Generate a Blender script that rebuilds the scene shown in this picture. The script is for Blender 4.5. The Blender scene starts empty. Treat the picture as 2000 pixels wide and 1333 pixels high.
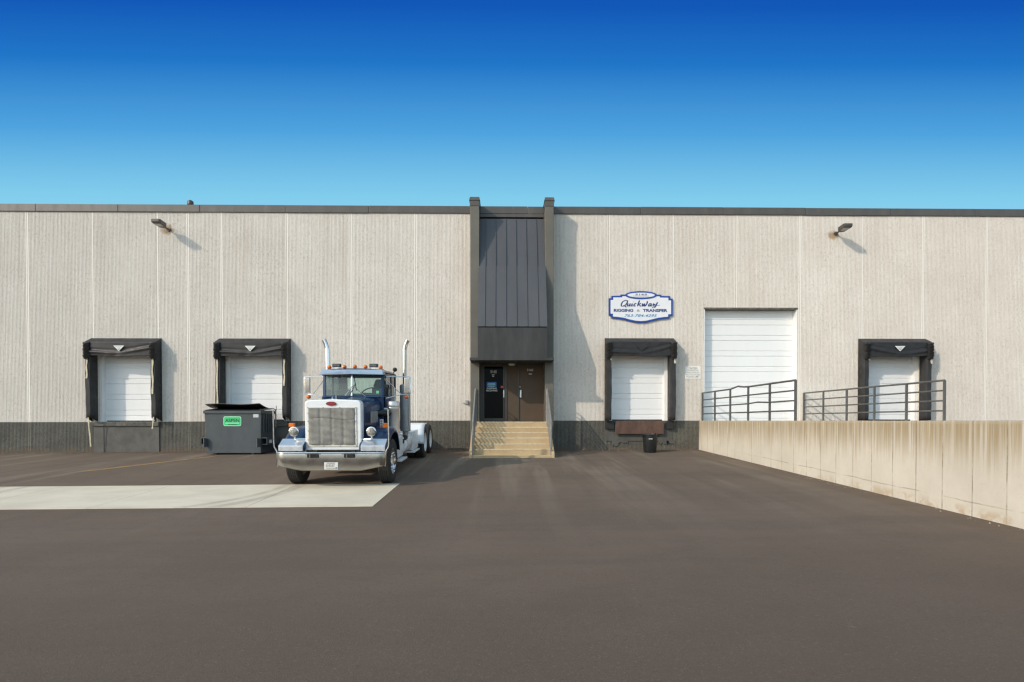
import bpy, bmesh, math, random
from mathutils import Vector, Matrix

random.seed(7)
S = bpy.context.scene
COL = S.collection
R = math.radians

# ------------------------------------------------------------------ survey
# Facade plane Y=0, camera 21 m in front of it; at() turns a measured sight
# line into a point on the vertical plane Y.
F_, D_, EZ = 1071.0, 21.0, 1.16
TH, PH = R(.8), R(.75)
SH = 155.5 + F_*math.tan(PH)
st, ct, sp, cp = math.sin(TH), math.cos(TH), math.sin(PH), math.cos(PH)
FW = (st*cp, ct*cp, -sp); RT = (ct, -st, 0); UP = (st*sp, ct*sp, cp)
def at(px, py, Y=0.):
    x = (px-1000)/F_; y = (666.5-py+SH)/F_
    d = [FW[i]+x*RT[i]+y*UP[i] for i in range(3)]
    t = (Y+D_)/d[1]
    return d[0]*t, EZ+d[2]*t
def ax(px, Y=0., py=760): return at(px, py, Y)[0]
def az(py, Y=0., px=1000): return at(px, py, Y)[1]
def clamp(v, a, b): return max(a, min(b, v))
def ground_z(X, Y):
    base = .045 - .0064*max(0., -2.6-max(X, -40))
    b = .046 - .0124*clamp((X+2.6)/10.05, 0, 1)
    p = max(0., -Y)
    if p > 22: p = 22 + 10*(1-math.exp(-(p-22)/10))
    return base - b*p

# ------------------------------------------------------------------ helpers
class MB:
    def __init__(s): s.v = []; s.f = []
    def add(s, vs, fs):
        n = len(s.v); s.v += [tuple(v) for v in vs]; s.f += [tuple(i+n for i in f) for f in fs]
    def box(s, x0, x1, y0, y1, z0, z1):
        s.add([(x, y, z) for z in (z0, z1) for y in (y0, y1) for x in (x0, x1)],
              [(0,2,3,1),(4,5,7,6),(0,1,5,4),(2,6,7,3),(0,4,6,2),(1,3,7,5)]); return s
    def hexa(s, b, t):     # 4 bottom pts, 4 top pts
        s.add(list(b)+list(t), [(3,2,1,0),(4,5,6,7),(0,1,5,4),(1,2,6,5),(2,3,7,6),(3,0,4,7)]); return s
    def prism(s, prof, a0, a1, axis='x'):
        n = len(prof)
        def P(q, a):
            return (a, q[0], q[1]) if axis == 'x' else (q[0], a, q[1]) if axis == 'y' else (q[0], q[1], a)
        s.add([P(q, a0) for q in prof]+[P(q, a1) for q in prof],
              [tuple(range(n)), tuple(range(2*n-1, n-1, -1))] + [(i, (i+1) % n, n+(i+1) % n, n+i) for i in range(n)]); return s
    def lathe(s, p0, d, prof, n=24, close=True):
        # prof: list of (radius, along)
        p0 = Vector(p0); d = Vector(d).normalized()
        a = Vector((0, 0, 1)) if abs(d.z) < .9 else Vector((1, 0, 0))
        u = d.cross(a).normalized(); w = d.cross(u)
        vs = []
        for r, t in prof:
            for k in range(n):
                q = 2*math.pi*k/n
                vs.append(p0+d*t+u*(r*math.cos(q))+w*(r*math.sin(q)))
        fs = []
        m = len(prof)
        for i in range(m-1):
            for k in range(n):
                fs.append((i*n+k, i*n+(k+1) % n, (i+1)*n+(k+1) % n, (i+1)*n+k))
        if close:
            fs.append(tuple(range(n))); fs.append(tuple(range(m*n-1, (m-1)*n-1, -1)))
        s.add(vs, fs); return s
    def cyl(s, p0, p1, r0, r1=None, n=12):
        d = Vector(p1)-Vector(p0)
        return s.lathe(p0, d, [(r0, 0), (r0 if r1 is None else r1, d.length)], n)
    def tube(s, pts, r, n=8, flat=None):
        pts = [Vector(p) for p in pts]; rings = []
        m = len(pts)
        up = None
        for i, p in enumerate(pts):
            d = (pts[min(i+1, m-1)]-pts[max(i-1, 0)]).normalized()
            if up is None:
                a = Vector((0, 0, 1)) if abs(d.z) < .9 else Vector((0, 1, 0))
                up = (a-d*a.dot(d)).normalized()
            else:
                up = (up-d*up.dot(d)).normalized()
            w = d.cross(up)
            rr = r[i] if isinstance(r, (list, tuple)) else r
            q0 = math.pi/4 if n == 4 else 0
            rings.append([p+up*(rr*math.cos(q0+2*math.pi*k/n))+w*((flat or 1)*rr*math.sin(q0+2*math.pi*k/n)) for k in range(n)])
        vs = [v for r_ in rings for v in r_]
        fs = [(i*n+k, i*n+(k+1) % n, (i+1)*n+(k+1) % n, (i+1)*n+k) for i in range(m-1) for k in range(n)]
        fs += [tuple(range(n)), tuple(range(m*n-1, (m-1)*n-1, -1))]
        s.add(vs, fs); return s
    def grid(s, fn, nu, nv, wrap=False):
        vs = [fn(i/nu, j/nv) for j in range(nv+1) for i in range(nu+1)]
        s.add(vs, [(j*(nu+1)+i, j*(nu+1)+i+1, (j+1)*(nu+1)+i+1, (j+1)*(nu+1)+i) for j in range(nv) for i in range(nu)]); return s
    def build(s, name, m, parent=None, bevel=0, seg=2, smooth=None, local=False, solid=0, recalc=True):
        off = Vector((0, 0, 0))
        if parent is not None and not local:
            root = parent
            while root.parent: root = root.parent
            off = root.location.copy()
        top = None
        if parent is None and not local:
            xs = [v[0] for v in s.v]; ys = [v[1] for v in s.v]; zs = [v[2] for v in s.v]
            off = Vector(((min(xs)+max(xs))/2, (min(ys)+max(ys))/2, min(zs)))
            top = off
        me = bpy.data.meshes.new(name)
        me.from_pydata([tuple(Vector(v)-off) for v in s.v], [], s.f)
        if recalc:
            bm = bmesh.new(); bm.from_mesh(me)
            bmesh.ops.recalc_face_normals(bm, faces=bm.faces)
            bm.to_mesh(me); bm.free()
        me.materials.append(m)
        o = bpy.data.objects.new(name, me); COL.objects.link(o)
        if top is not None: o.location = top
        if parent is not None: o.parent = parent
        if smooth is not None:
            me.polygons.foreach_set('use_smooth', [True]*len(me.polygons))
            me.set_sharp_from_angle(angle=R(smooth))
        if solid:
            q = o.modifiers.new('solid', 'SOLIDIFY'); q.thickness = solid
        if bevel:
            q = o.modifiers.new('bevel', 'BEVEL'); q.width = bevel; q.segments = seg; q.limit_method = 'ANGLE'; q.angle_limit = R(35)
            q.harden_normals = False
        return o

def tag(o, label=None, cat=None, group=None, kind=None):
    if label: o['label'] = label
    if cat: o['category'] = cat
    if group: o['group'] = group
    if kind: o['kind'] = kind
    return o
def thing(name, loc, label, cat, group=None, kind=None):
    o = bpy.data.objects.new(name, None); COL.objects.link(o); o.location = loc
    o.empty_display_size = .3
    return tag(o, label, cat, group, kind)

def text(name, body, x, z, y, h, m, parent, width=None, bold=0., shear=0., align='CENTER', extrude=.002):
    c = bpy.data.curves.new(name, 'FONT'); c.body = body; c.size = 1; c.align_x = align; c.align_y = 'BOTTOM_BASELINE'
    c.offset = bold; c.shear = shear
    o = bpy.data.objects.new(name, c); COL.objects.link(o)
    bpy.context.view_layer.update()
    me = bpy.data.meshes.new_from_object(o.evaluated_get(bpy.context.evaluated_depsgraph_get()))
    bpy.data.objects.remove(o); bpy.data.curves.remove(c)
    me.name = name
    xs = [v.co.x for v in me.vertices]; w = max(xs)-min(xs); mid = (max(xs)+min(xs))/2
    sy = h/.70; sx = width/w if width else sy
    root = parent; off = Vector((0, 0, 0))
    if parent is not None:
        while root.parent: root = root.parent
        off = root.location
    for v in me.vertices:
        a, b = v.co.x, v.co.y
        v.co = Vector((x+(a-(mid if align == 'CENTER' else min(xs)))*sx, y, z+b*sy))-off
    me.materials.clear(); me.materials.append(m)
    o = bpy.data.objects.new(name, me); COL.objects.link(o); o.parent = parent
    return o

# ------------------------------------------------------------------ materials
class NT:
    def __init__(s, name):
        s.m = bpy.data.materials.new(name); s.m.use_nodes = True
        s.t = s.m.node_tree; s.p = s.t.nodes['Principled BSDF']
        s.co = s.t.nodes.new('ShaderNodeTexCoord').outputs['Object']
    def n(s, k, **kw):
        o = s.t.nodes.new(k)
        for a, b in kw.items(): setattr(o, a, b)
        return o
    def l(s, a, b): s.t.links.new(a, b)
    def val(s, x, sock):
        if hasattr(x, 'default_value') or hasattr(x, 'is_linked'): s.l(x, sock)
        else: sock.default_value = x
    def math(s, op, a, b=0., c=0., clampit=False):
        o = s.n('ShaderNodeMath', operation=op, use_clamp=clampit)
        for i, x in enumerate((a, b, c)): s.val(x, o.inputs[i])
        return o.outputs[0]
    def map(s, scale=(1, 1, 1), loc=(0, 0, 0), src=None):
        o = s.n('ShaderNodeMapping'); s.l(src or s.co, o.inputs[0])
        o.inputs['Scale'].default_value = scale; o.inputs['Location'].default_value = loc
        return o.outputs[0]
    def noise(s, sc, det=4, rough=.55, scale=(1, 1, 1), loc=(0, 0, 0), dist=0.):
        o = s.n('ShaderNodeTexNoise'); s.l(s.map(scale, loc), o.inputs['Vector'])
        o.inputs['Scale'].default_value = sc; o.inputs['Detail'].default_value = det
        o.inputs['Roughness'].default_value = rough; o.inputs['Distortion'].default_value = dist
        return o.outputs['Fac']
    def step(s, v, a, b, lo=0., hi=1.):
        o = s.n('ShaderNodeMapRange', interpolation_type='SMOOTHSTEP'); s.val(v, o.inputs[0])
        for i, x in enumerate((a, b, lo, hi)): o.inputs[i+1].default_value = x
        return o.outputs[0]
    def mix(s, f, a, b, mode='MIX'):
        o = s.n('ShaderNodeMix', data_type='RGBA', blend_type=mode)
        s.val(f, o.inputs[0])
        for x, i in ((a, 6), (b, 7)):
            if isinstance(x, tuple): o.inputs[i].default_value = (*x[:3], 1)
            else: s.l(x, o.inputs[i])
        return o.outputs[2]
    def xyz(s):
        o = s.n('ShaderNodeSeparateXYZ'); s.l(s.co, o.inputs[0]); return o.outputs
    def color(s, c):
        if isinstance(c, tuple): s.p.inputs['Base Color'].default_value = (*c[:3], 1)
        else: s.l(c, s.p.inputs['Base Color'])
        return s
    def set(s, **kw):
        for k, v in kw.items():
            s.val(v, s.p.inputs[k.replace('_', ' ')])
        return s
    def bump(s, h, strength=.3, dist=.01):
        o = s.n('ShaderNodeBump'); s.val(h, o.inputs['Height'])
        o.inputs['Strength'].default_value = strength; o.inputs['Distance'].default_value = dist
        s.l(o.outputs[0], s.p.inputs['Normal']); return s

def mat(name, col, rough=.6, metal=0., var=.12, sc=6., bump=0., bsc=60., stretch=(1, 1, 1), spec=.5, dirt=None, coat=0.):
    t = NT(name)
    dk = tuple(c*(1-var) for c in col); lt = tuple(min(1, c*(1+var)) for c in col)
    f = t.step(t.noise(sc, 5, .6, stretch), .3, .7)
    c = t.mix(f, dk, lt)
    if dirt:
        c = t.mix(t.math('MULTIPLY', t.step(t.noise(sc*2.3, 6, .65, stretch, (3, 1, 7)), .52, .75), dirt[1]), c, dirt[0])
    t.color(c)
    t.set(Metallic=metal, Specular_IOR_Level=spec)
    t.set(Roughness=t.step(t.noise(sc*1.7, 4, .6, stretch, (5, 5, 5)), .25, .75, max(.02, rough*.8), min(1, rough*1.2)))
    if bump: t.bump(t.noise(bsc, 5, .6), bump, .01)
    if coat: t.set(Coat_Weight=coat, Coat_Roughness=.08)
    return t.m

M = {}
M['white_paint'] = mat('white_paint', (.78, .78, .76), .45, var=.03, sc=3)
M['white_door'] = mat('white_door', (.79, .795, .78), .5, var=.015, sc=1.2, dirt=((.68, .66, .61), .2), stretch=(1.6, 1, .5))
M['olive'] = mat('olive_metal', (.125, .116, .092), .5, var=.08, sc=2)
M['coping'] = mat('coping_metal', (.085, .078, .068), .45, var=.12, sc=2.5, stretch=(1, 1, .3), dirt=((.2, .17, .13), .25))
M['mansard'] = mat('dark_metal_panel', (.075, .076, .081), .42, var=.07, sc=1.3, stretch=(1, 1, .3), dirt=((.11, .1, .095), .2))
M['fascia'] = mat('charcoal_fascia', (.050, .050, .050), .6, var=.16, sc=1.6, stretch=(2.5, 1, .4), spec=.25, dirt=((.075, .073, .07), .5))
M['black_gap'] = mat('dark_gap', (.012, .012, .012), .9, var=.05)
M['vinyl'] = mat('black_vinyl', (.024, .023, .023), .48, var=.2, sc=5, bump=.15, bsc=14, dirt=((.07, .065, .06), .25), spec=.35)
M['vinyl_pad'] = mat('black_pad_vinyl', (.036, .035, .034), .6, spec=.3, var=.18, sc=3, bump=.1, bsc=10, dirt=((.09, .085, .08), .3))
M['strap'] = mat('frayed_strap', (.55, .50, .36), .8, var=.2, sc=20)
M['emblem'] = mat('white_emblem', (.75, .76, .72), .5, var=.05)
M['emblem_ink'] = mat('grey_emblem_ink', (.22, .23, .22), .5)
M['door_frame'] = mat('bronze_door_frame', (.06, .05, .042), .4, var=.08)
M['brown_door'] = mat('brown_steel_door', (.100, .074, .052), .55, var=.06, sc=2, spec=.15)
M['glass_dark'] = mat('dark_glass', (.003, .0035, .005), .04, var=.1, spec=.06)
M['steel'] = mat('brushed_steel', (.62, .62, .60), .32, 1., var=.08)
M['letter_white'] = mat('white_lettering', (.75, .75, .72), .5, var=.02)
M['sticker_blue'] = mat('blue_sticker', (.02, .15, .5), .4, var=.1)
M['sticker_red'] = mat('red_sticker', (.5, .05, .06), .4, var=.1)
M['rust'] = mat('rusty_leveler_steel', (.105, .058, .040), .75, var=.22, sc=4, bump=.15, bsc=40, dirt=((.16, .075, .04), .5), stretch=(1, 1, .5))
M['rubber'] = mat('black_rubber', (.022, .021, .021), .75, var=.2, sc=9, bump=.2, bsc=30)
M['base_smooth'] = mat('grey_painted_concrete', (.090, .086, .074), .7, var=.18, sc=2, dirt=((.075, .067, .055), .6))
M['dock_edge'] = mat('rough_dock_edge', (.10, .095, .08), .85, var=.35, sc=7, bump=.6, bsc=25, dirt=((.4, .37, .3), .35))
M['rail'] = mat('grey_railing_paint', (.095, .095, .092), .5, var=.2, sc=5, dirt=((.12, .07, .045), .3))
M['stair_rail'] = mat('light_railing_metal', (.30, .30, .28), .4, .4, var=.15, sc=5)
M['lamp_bronze'] = mat('bronze_lamp', (.075, .062, .05), .45, var=.15)
M['lens'] = mat('lamp_lens', (.45, .46, .42), .2, var=.1)
M['bin'] = mat('black_plastic_bin', (.014, .017, .017), .4, var=.2, sc=8)
M['dump'] = mat('slate_dumpster_paint', (.052, .063, .069), .5, var=.13, sc=2.2, stretch=(1, 1, .6), dirt=((.10, .10, .10), .4), bump=.05, bsc=9)
M['dump_lid'] = mat('black_lid_plastic', (.020, .021, .022), .5, var=.2)
M['green'] = mat('green_placard', (.02, .55, .17), .4, var=.06)
M['ink'] = mat('dark_ink', (.012, .03, .022), .5)
M['pale_green'] = mat('pale_green_border', (.45, .8, .55), .4, var=.03)
M['paper'] = mat('pale_sticker', (.55, .56, .55), .5, var=.2, sc=30)
# truck
M['blue'] = mat('dark_blue_truck_paint', (.011, .038, .096), .30, .0, var=.12, sc=2, spec=.35, coat=.12)
M['chrome'] = mat('chrome', (.78, .78, .77), .13, 1., var=.04, sc=3)
M['bumper_chrome'] = mat('worn_bumper_chrome', (.41, .39, .36), .20, 1., var=.07, sc=2.5, bump=.03, bsc=4)
M['brushed'] = mat('brushed_canister', (.74, .72, .68), .38, .85, var=.05)
M['visor'] = mat('polished_visor', (.78, .80, .82), .34, .9, var=.03)
M['truck_white'] = mat('white_truck_paint', (.78, .80, .80), .32, var=.03, spec=.5, coat=.3, dirt=((.55, .52, .46), .18))
M['cream'] = mat('cream_cover_border', (.66, .63, .54), .6, var=.06)
M['quilt'] = mat('grey_quilted_cover', (.215, .208, .185), .8, var=.2, sc=7, bump=.5, bsc=22, dirt=((.36, .35, .31), .35))
M['badge_red'] = mat('red_oval_badge', (.30, .02, .03), .3, var=.1)
M['amber'] = mat('amber_lens', (.80, .17, .01), .25, var=.12, sc=30, coat=.5)
M['headlamp'] = mat('headlamp_glass', (.27, .26, .22), .4, var=.6, sc=22, coat=.25)
M['tyre'] = mat('tyre_rubber', (.030, .028, .026), .8, var=.2, sc=12, bump=.2, bsc=40)
M['black_metal'] = mat('black_chassis', (.016, .016, .017), .55, var=.2)
M['black_hose'] = mat('black_intake_hose', (.012, .012, .013), .35, var=.2)
M['muffler'] = mat('grey_muffler', (.34, .335, .32), .5, .35, var=.12, sc=4)
M['seat_dark'] = mat('dark_seat', (.035, .04, .045), .8, var=.15)
M['cab_trim'] = mat('grey_cab_trim', (.16, .18, .18), .7, var=.1)
M['green_tag'] = mat('green_sticker', (.12, .5, .3), .5, var=.1)
M['plate_white'] = mat('licence_plate', (.62, .62, .58), .5, var=.08)
M['plate_ink'] = mat('plate_ink', (.10, .08, .06), .5)
M['plate_blue'] = mat('plate_blue', (.06, .2, .3), .5)
M['orange_red'] = mat('red_marker', (.35, .05, .02), .4)
M['sign_white'] = mat('sign_white', (.76, .76, .77), .5, var=.03)
M['sign_blue'] = mat('sign_blue', (.008, .055, .30), .4, var=.05)
M['sign_navy'] = mat('sign_navy', (.016, .036, .150), .4, var=.05)
M['sign_cyan'] = mat('sign_cyan', (.05, .26, .45), .4, var=.05)
M['sign_grey'] = mat('sign_grey_ink', (.16, .16, .155), .6)
M['sign_pale'] = mat('pale_notice_board', (.80, .78, .72), .6, var=.03, sc=5)
M['roof'] = mat('roof_gravel', (.2, .2, .19), .9, sc=2)

def glass(name, tint, haze_mix):
    t = NT(name); n = t.t.nodes
    tr = n.new('ShaderNodeBsdfTransparent'); tr.inputs[0].default_value = (*tint, 1)
    gl = n.new('ShaderNodeBsdfGlossy'); gl.inputs['Roughness'].default_value = .03
    df = n.new('ShaderNodeBsdfDiffuse'); df.inputs[0].default_value = (.45, .55, .52, 1)  # pale diffuse share paints a haze into the panes
    fr = n.new('ShaderNodeFresnel'); fr.inputs[0].default_value = 1.5
    a = n.new('ShaderNodeMixShader'); b = n.new('ShaderNodeMixShader')
    a.inputs[0].default_value = haze_mix; t.l(tr.outputs[0], a.inputs[1]); t.l(df.outputs[0], a.inputs[2])
    t.l(fr.outputs[0], b.inputs[0]); t.l(a.outputs[0], b.inputs[1]); t.l(gl.outputs[0], b.inputs[2])
    t.l(b.outputs[0], n['Material Output'].inputs[0]); return t.m
M['windshield'] = glass('windscreen_glass', (.50, .70, .63), .13)
M['side_glass'] = glass('tinted_side_glass', (.22, .28, .28), .05)

def wall_material():
    t = NT('ribbed_concrete_panel')
    x, y, z = t.xyz()[:]
    c = t.mix(t.step(t.noise(.55, 4, .6), .3, .7), (.69, .638, .566), (.76, .714, .642))
    c = t.mix(t.step(t.noise(1.3, 5, .65, (1, 1, .35), (4, 0, 2)), .5, .8, 0, .45), c, (.625, .565, .488))     # pinkish weathering
    c = t.mix(t.step(t.noise(2.2, 3, .6, (3, 1, .12), (9, 0, 5)), .55, .85, 0, .35), c, (.80, .77, .70))      # pale run-down
    pn = t.n('ShaderNodeTexWhiteNoise', noise_dimensions='1D')
    t.l(t.math('FLOOR', t.math('DIVIDE', t.math('SUBTRACT', x, 1.55), 2.443)), pn.inputs['W'])
    c = t.mix(t.math('MULTIPLY', pn.outputs['Value'], .30), c, (.59, .535, .465))                               # panels cast on different days
    c = t.mix(t.math('MULTIPLY', t.step(t.noise(1, 5, .7, (2.2, 1, .10), (1, 0, 3)), .52, .72), t.step(z, 3.5, 8.9, .1, .55)), c, (.55, .475, .395))   # runs below the coping
    patch = t.step(t.noise(.9, 4, .6, (1, 1, .6), (7, 1, 3)), .35, .65, .45, 1.)                               # some areas of the rib faces are rougher
    c = t.mix(t.math('MULTIPLY', t.step(t.noise(9, 4, .8, (1.5, 1, .9)), .50, .36), t.math('MULTIPLY', patch, .55)), c, (.42, .365, .30))   # broken pits
    c = t.mix(t.math('MULTIPLY', t.step(t.noise(20, 3, .8, (1.3, 1, .8), (5, 5, 5)), .46, .34), t.math('MULTIPLY', patch, .36)), c, (.36, .31, .255))
    c = t.mix(t.step(t.noise(13, 4, .8, (1.4, 1, .8), (2, 4, 8)), .55, .70, 0, .55), c, (.88, .84, .77))      # pale chips
    # grooves hold dirt, unevenly
    c = t.mix(t.math('MULTIPLY', t.step(y, .002, .006), t.step(t.noise(5, 4, .7, (1.5, 1, .5)), .3, .7, .08, .42)), c, (.42, .365, .295))
    ja = t.n('ShaderNodeAttribute', attribute_name='joint').outputs['Fac']
    c = t.mix(t.math('MULTIPLY', ja, .75), c, (.85, .80, .715))
    # rust stains beside the two wall lamps
    for sx, sz, w in ((ax(329), az(452), .34), (ax(1626), az(457), .30)):
        dx = t.math('DIVIDE', t.math('SUBTRACT', x, sx), w); dz = t.math('DIVIDE', t.math('SUBTRACT', z, sz), w*.8)
        d = t.math('SQRT', t.math('ADD', t.math('MULTIPLY', dx, dx), t.math('MULTIPLY', dz, dz)))
        d = t.math('ADD', d, t.math('MULTIPLY', t.math('SUBTRACT', t.noise(7, 4), .5), 1.1))
        c = t.mix(t.step(d, .9, .35, 0, .75), c, (.34, .20, .08))
    # dark painted base
    lim = t.math('ADD', t.step(x, -19, -2.6, 1.103, 1.160), t.math('MULTIPLY', t.math('SUBTRACT', t.noise(30, 3), .5), .03))
    base = t.math('LESS_THAN', z, lim)
    pc = t.mix(t.step(t.noise(1.5, 5, .65), .3, .7), (.125, .119, .098), (.175, .168, .142))
    pc = t.mix(t.step(y, .002, .006, 0, .6), pc, (.045, .043, .036))
    pc = t.mix(t.step(t.noise(12, 4, .8, (1.5, 1, .8)), .5, .36, 0, .7), pc, (.05, .048, .038))
    chips = t.math('MULTIPLY', t.step(t.noise(16, 5, .7, (1, 1, .5)), .64, .68), t.step(z, .50, .05))
    pc = t.mix(chips, pc, (.50, .47, .40))
    pc = t.mix(t.math('MULTIPLY', t.step(z, .22, .02), t.step(t.noise(4, 5), .35, .6)), pc, (.16, .12, .085))  # splashed earth
    c = t.mix(base, c, pc)
    t.color(c).set(Roughness=.88, Specular_IOR_Level=.25)
    h = t.math('ADD', t.noise(30, 5, .7), t.math('MULTIPLY', t.noise(9, 4, .6, (1, 1, 1.6)), .7))
    t.bump(h, .55, .02)
    return t.m
M['wall'] = wall_material()

def retaining_material():
    t = NT('stained_retaining_concrete')
    x, y, z = t.xyz()[:]      # origin on the wall top line (z=0 top), y along the wall
    c = t.mix(t.step(t.noise(.9, 5, .6), .3, .7), (.60, .548, .45), (.69, .637, .53))
    c = t.mix(t.step(t.noise(5, 5, .7), .5, .8, 0, .3), c, (.62, .57, .47))
    streak = t.step(t.noise(1, 5, .78, (0, 7.5, .10)), .40, .56)
    streak2 = t.step(t.noise(1, 4, .7, (0, 15., .25), (0, 3, 0)), .40, .58)
    streak3 = t.step(t.noise(1, 3, .6, (0, 4.2, .02), (0, 13, 0)), .60, .68)
    long_ = t.step(t.math('ADD', z, t.math('MULTIPLY', t.noise(1, 2, .5, (0, 3.1, 0), (0, 5, 0)), 1.6)), .2, .9, 0, .55)
    ln = t.math('ADD', z, t.math('MULTIPLY', t.math('SUBTRACT', t.noise(1, 3, .6, (0, 2.4, 0)), .5), .9))
    top = t.step(ln, -.75, -.06)
    c = t.mix(t.math('MULTIPLY', t.math('MULTIPLY', streak, top), .75), c, (.29, .215, .115))
    c = t.mix(t.math('MULTIPLY', t.math('MULTIPLY', streak2, t.step(ln, -1.0, -.05)), .8), c, (.38, .28, .14))
    c = t.mix(t.math('MULTIPLY', streak3, long_), c, (.40, .30, .17))
    c = t.mix(t.math('MULTIPLY', t.step(t.noise(1, 3, .6, (0, 7., .05), (0, 23, 0)), .58, .66, 0, .6), t.step(z, -1.1, -.2)), c, (.72, .65, .52))
    c = t.mix(t.step(z, -.055, -.045, 0, .35), c, (.50, .42, .29))
    # form joints every 0.6 m
    f = t.math('FRACT', t.math('DIVIDE', t.math('ADD', y, t.math('MULTIPLY', t.math('SUBTRACT', t.noise(.7, 2, .5, (0, 0, 1)), .5), .05)), .602))
    j = t.math('ABSOLUTE', t.math('SUBTRACT', f, .5))
    jw = t.math('MULTIPLY', t.step(j, .030, .004), t.step(t.noise(2.2, 5, .7, (0, 1, 1)), .38, .62, .15, .85))
    c = t.mix(jw, c, (.25, .20, .135))
    pale = t.math('MULTIPLY', t.step(t.math('ABSOLUTE', t.math('SUBTRACT', f, .44)), .05, .01), .35)
    c = t.mix(pale, c, (.66, .62, .52))
    # pour line and rusty foot
    lowz = t.math('ADD', t.math('ADD', z, t.math('MULTIPLY', y, -.0336)), 1.11)   # height above the asphalt
    pl = t.math('ABSOLUTE', t.math('SUBTRACT', t.math('ADD', lowz, t.math('MULTIPLY', t.math('SUBTRACT', t.noise(1.2, 3), .5), .06)), .22))
    c = t.mix(t.math('MULTIPLY', t.step(pl, .016, .002), t.math('MULTIPLY', t.step(y, -2.5, -7, 0, .6), t.step(t.noise(3, 4), .35, .6))), c, (.24, .19, .12))
    foot = t.math('MULTIPLY', t.step(lowz, .20, .05), t.step(t.noise(3.4, 6, .7), .46, .62))
    c = t.mix(t.math('MULTIPLY', foot, t.step(y, -5, -12, .1, .6)), c, (.44, .31, .16))
    c = t.mix(t.math('MULTIPLY', t.step(t.noise(11, 5, .7), .60, .68), t.step(lowz, .30, .04, 0, .6)), c, (.68, .62, .5))
    c = t.mix(t.step(t.noise(6, 5, .75, (1, 1, 2.2), (2, 8, 1)), .70, .76, 0, .6), c, (.30, .20, .11))
    c = t.mix(t.step(t.noise(2.6, 6, .75, (1, .6, 2.5), (6, 2, 4)), .62, .72, 0, .4), c, (.46, .38, .26))
    c = t.mix(t.step(t.noise(22, 4, .75), .60, .70, 0, .3), c, (.42, .35, .25))
    t.color(c).set(Roughness=.85, Specular_IOR_Level=.25)
    t.bump(t.math('ADD', t.noise(18, 6, .65), t.math('MULTIPLY', jw, -.8)), .28, .012)
    return t.m
M['retaining'] = retaining_material()

def asphalt_material():
    t = NT('brown_asphalt')
    x, y, z = t.xyz()[:]
    c = t.mix(t.step(t.noise(.22, 5, .6), .3, .7), (.136, .099, .071), (.164, .122, .090))
    c = t.mix(t.step(t.noise(1.1, 6, .65, (1, 2.2, 1)), .42, .72, 0, .55), c, (.118, .092, .070))
    # worn wheel paths running up to the stairs and the docks
    tr = t.math('MULTIPLY', t.step(t.noise(1, 4, .6, (1.15, .07, 1), (3, 0, 0), .3), .50, .66), t.step(y, -16, -3))
    c = t.mix(t.math('MULTIPLY', tr, .85), c, (.225, .180, .134))
    tr2 = t.math('MULTIPLY', t.step(t.noise(1, 4, .6, (2.4, .12, 1), (8, 3, 0), .2), .55, .68), t.step(y, -14, -6))
    c = t.mix(t.math('MULTIPLY', tr2, .4), c, (.092, .073, .058))
    # long horizontal paving laps
    c = t.mix(t.step(t.noise(1, 4, .6, (.05, .75, 1), (1, 5, 0)), .45, .7, 0, .5), c, (.112, .088, .068))
    c = t.mix(t.step(t.math('ADD', y, t.math('MULTIPLY', t.noise(.5, 3), 2.5)), -11.5, -16.5, 0, .8), c, (.106, .078, .058))   # asphalt gets darker towards the camera
    sp = t.noise(75, 2, .8)
    c = t.mix(t.step(sp, .56, .70, 0, .32), c, (.24, .20, .16))
    c = t.mix(t.step(t.noise(28, 4, .85, (1, 1, 1), (3, 1, 6)), .57, .68, 0, .42), c, (.22, .18, .14))
    c = t.mix(t.step(t.noise(12, 5, .85, (1, 1, 1), (13, 1, 2)), .55, .68, 0, .38), c, (.09, .068, .052))
    c = t.mix(t.step(t.noise(24, 4, .85, (1, 1, 1), (8, 4, 6)), .57, .68, 0, .5), c, (.07, .054, .042))
    c = t.mix(t.step(t.noise(3.2, 6, .75, (1, 2.5, 1), (8, 4, 6)), .60, .70, 0, .5), c, (.10, .083, .068))
    c = t.mix(t.step(t.noise(48, 3, .8, (1, 1, 1), (7, 7, 7)), .60, .72, 0, .5), c, (.045, .038, .033))
    c = t.mix(t.step(t.noise(5.5, 5, .7, (1, 1, 1), (2, 9, 1)), .70, .735, 0, .45), c, (.20, .18, .16))
    dust = t.math('MULTIPLY', t.step(y, -1.1, -.05), t.step(t.noise(1.4, 5), .3, .65, .25, .8))
    c = t.mix(dust, c, (.105, .075, .052))
    t.color(c).set(Roughness=.9, Specular_IOR_Level=.22)
    t.bump(t.math('ADD', t.noise(70, 4, .75), t.math('MULTIPLY', t.noise(6, 4), .6)), .45, .012)
    return t.m
M['asphalt'] = asphalt_material()

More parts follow.
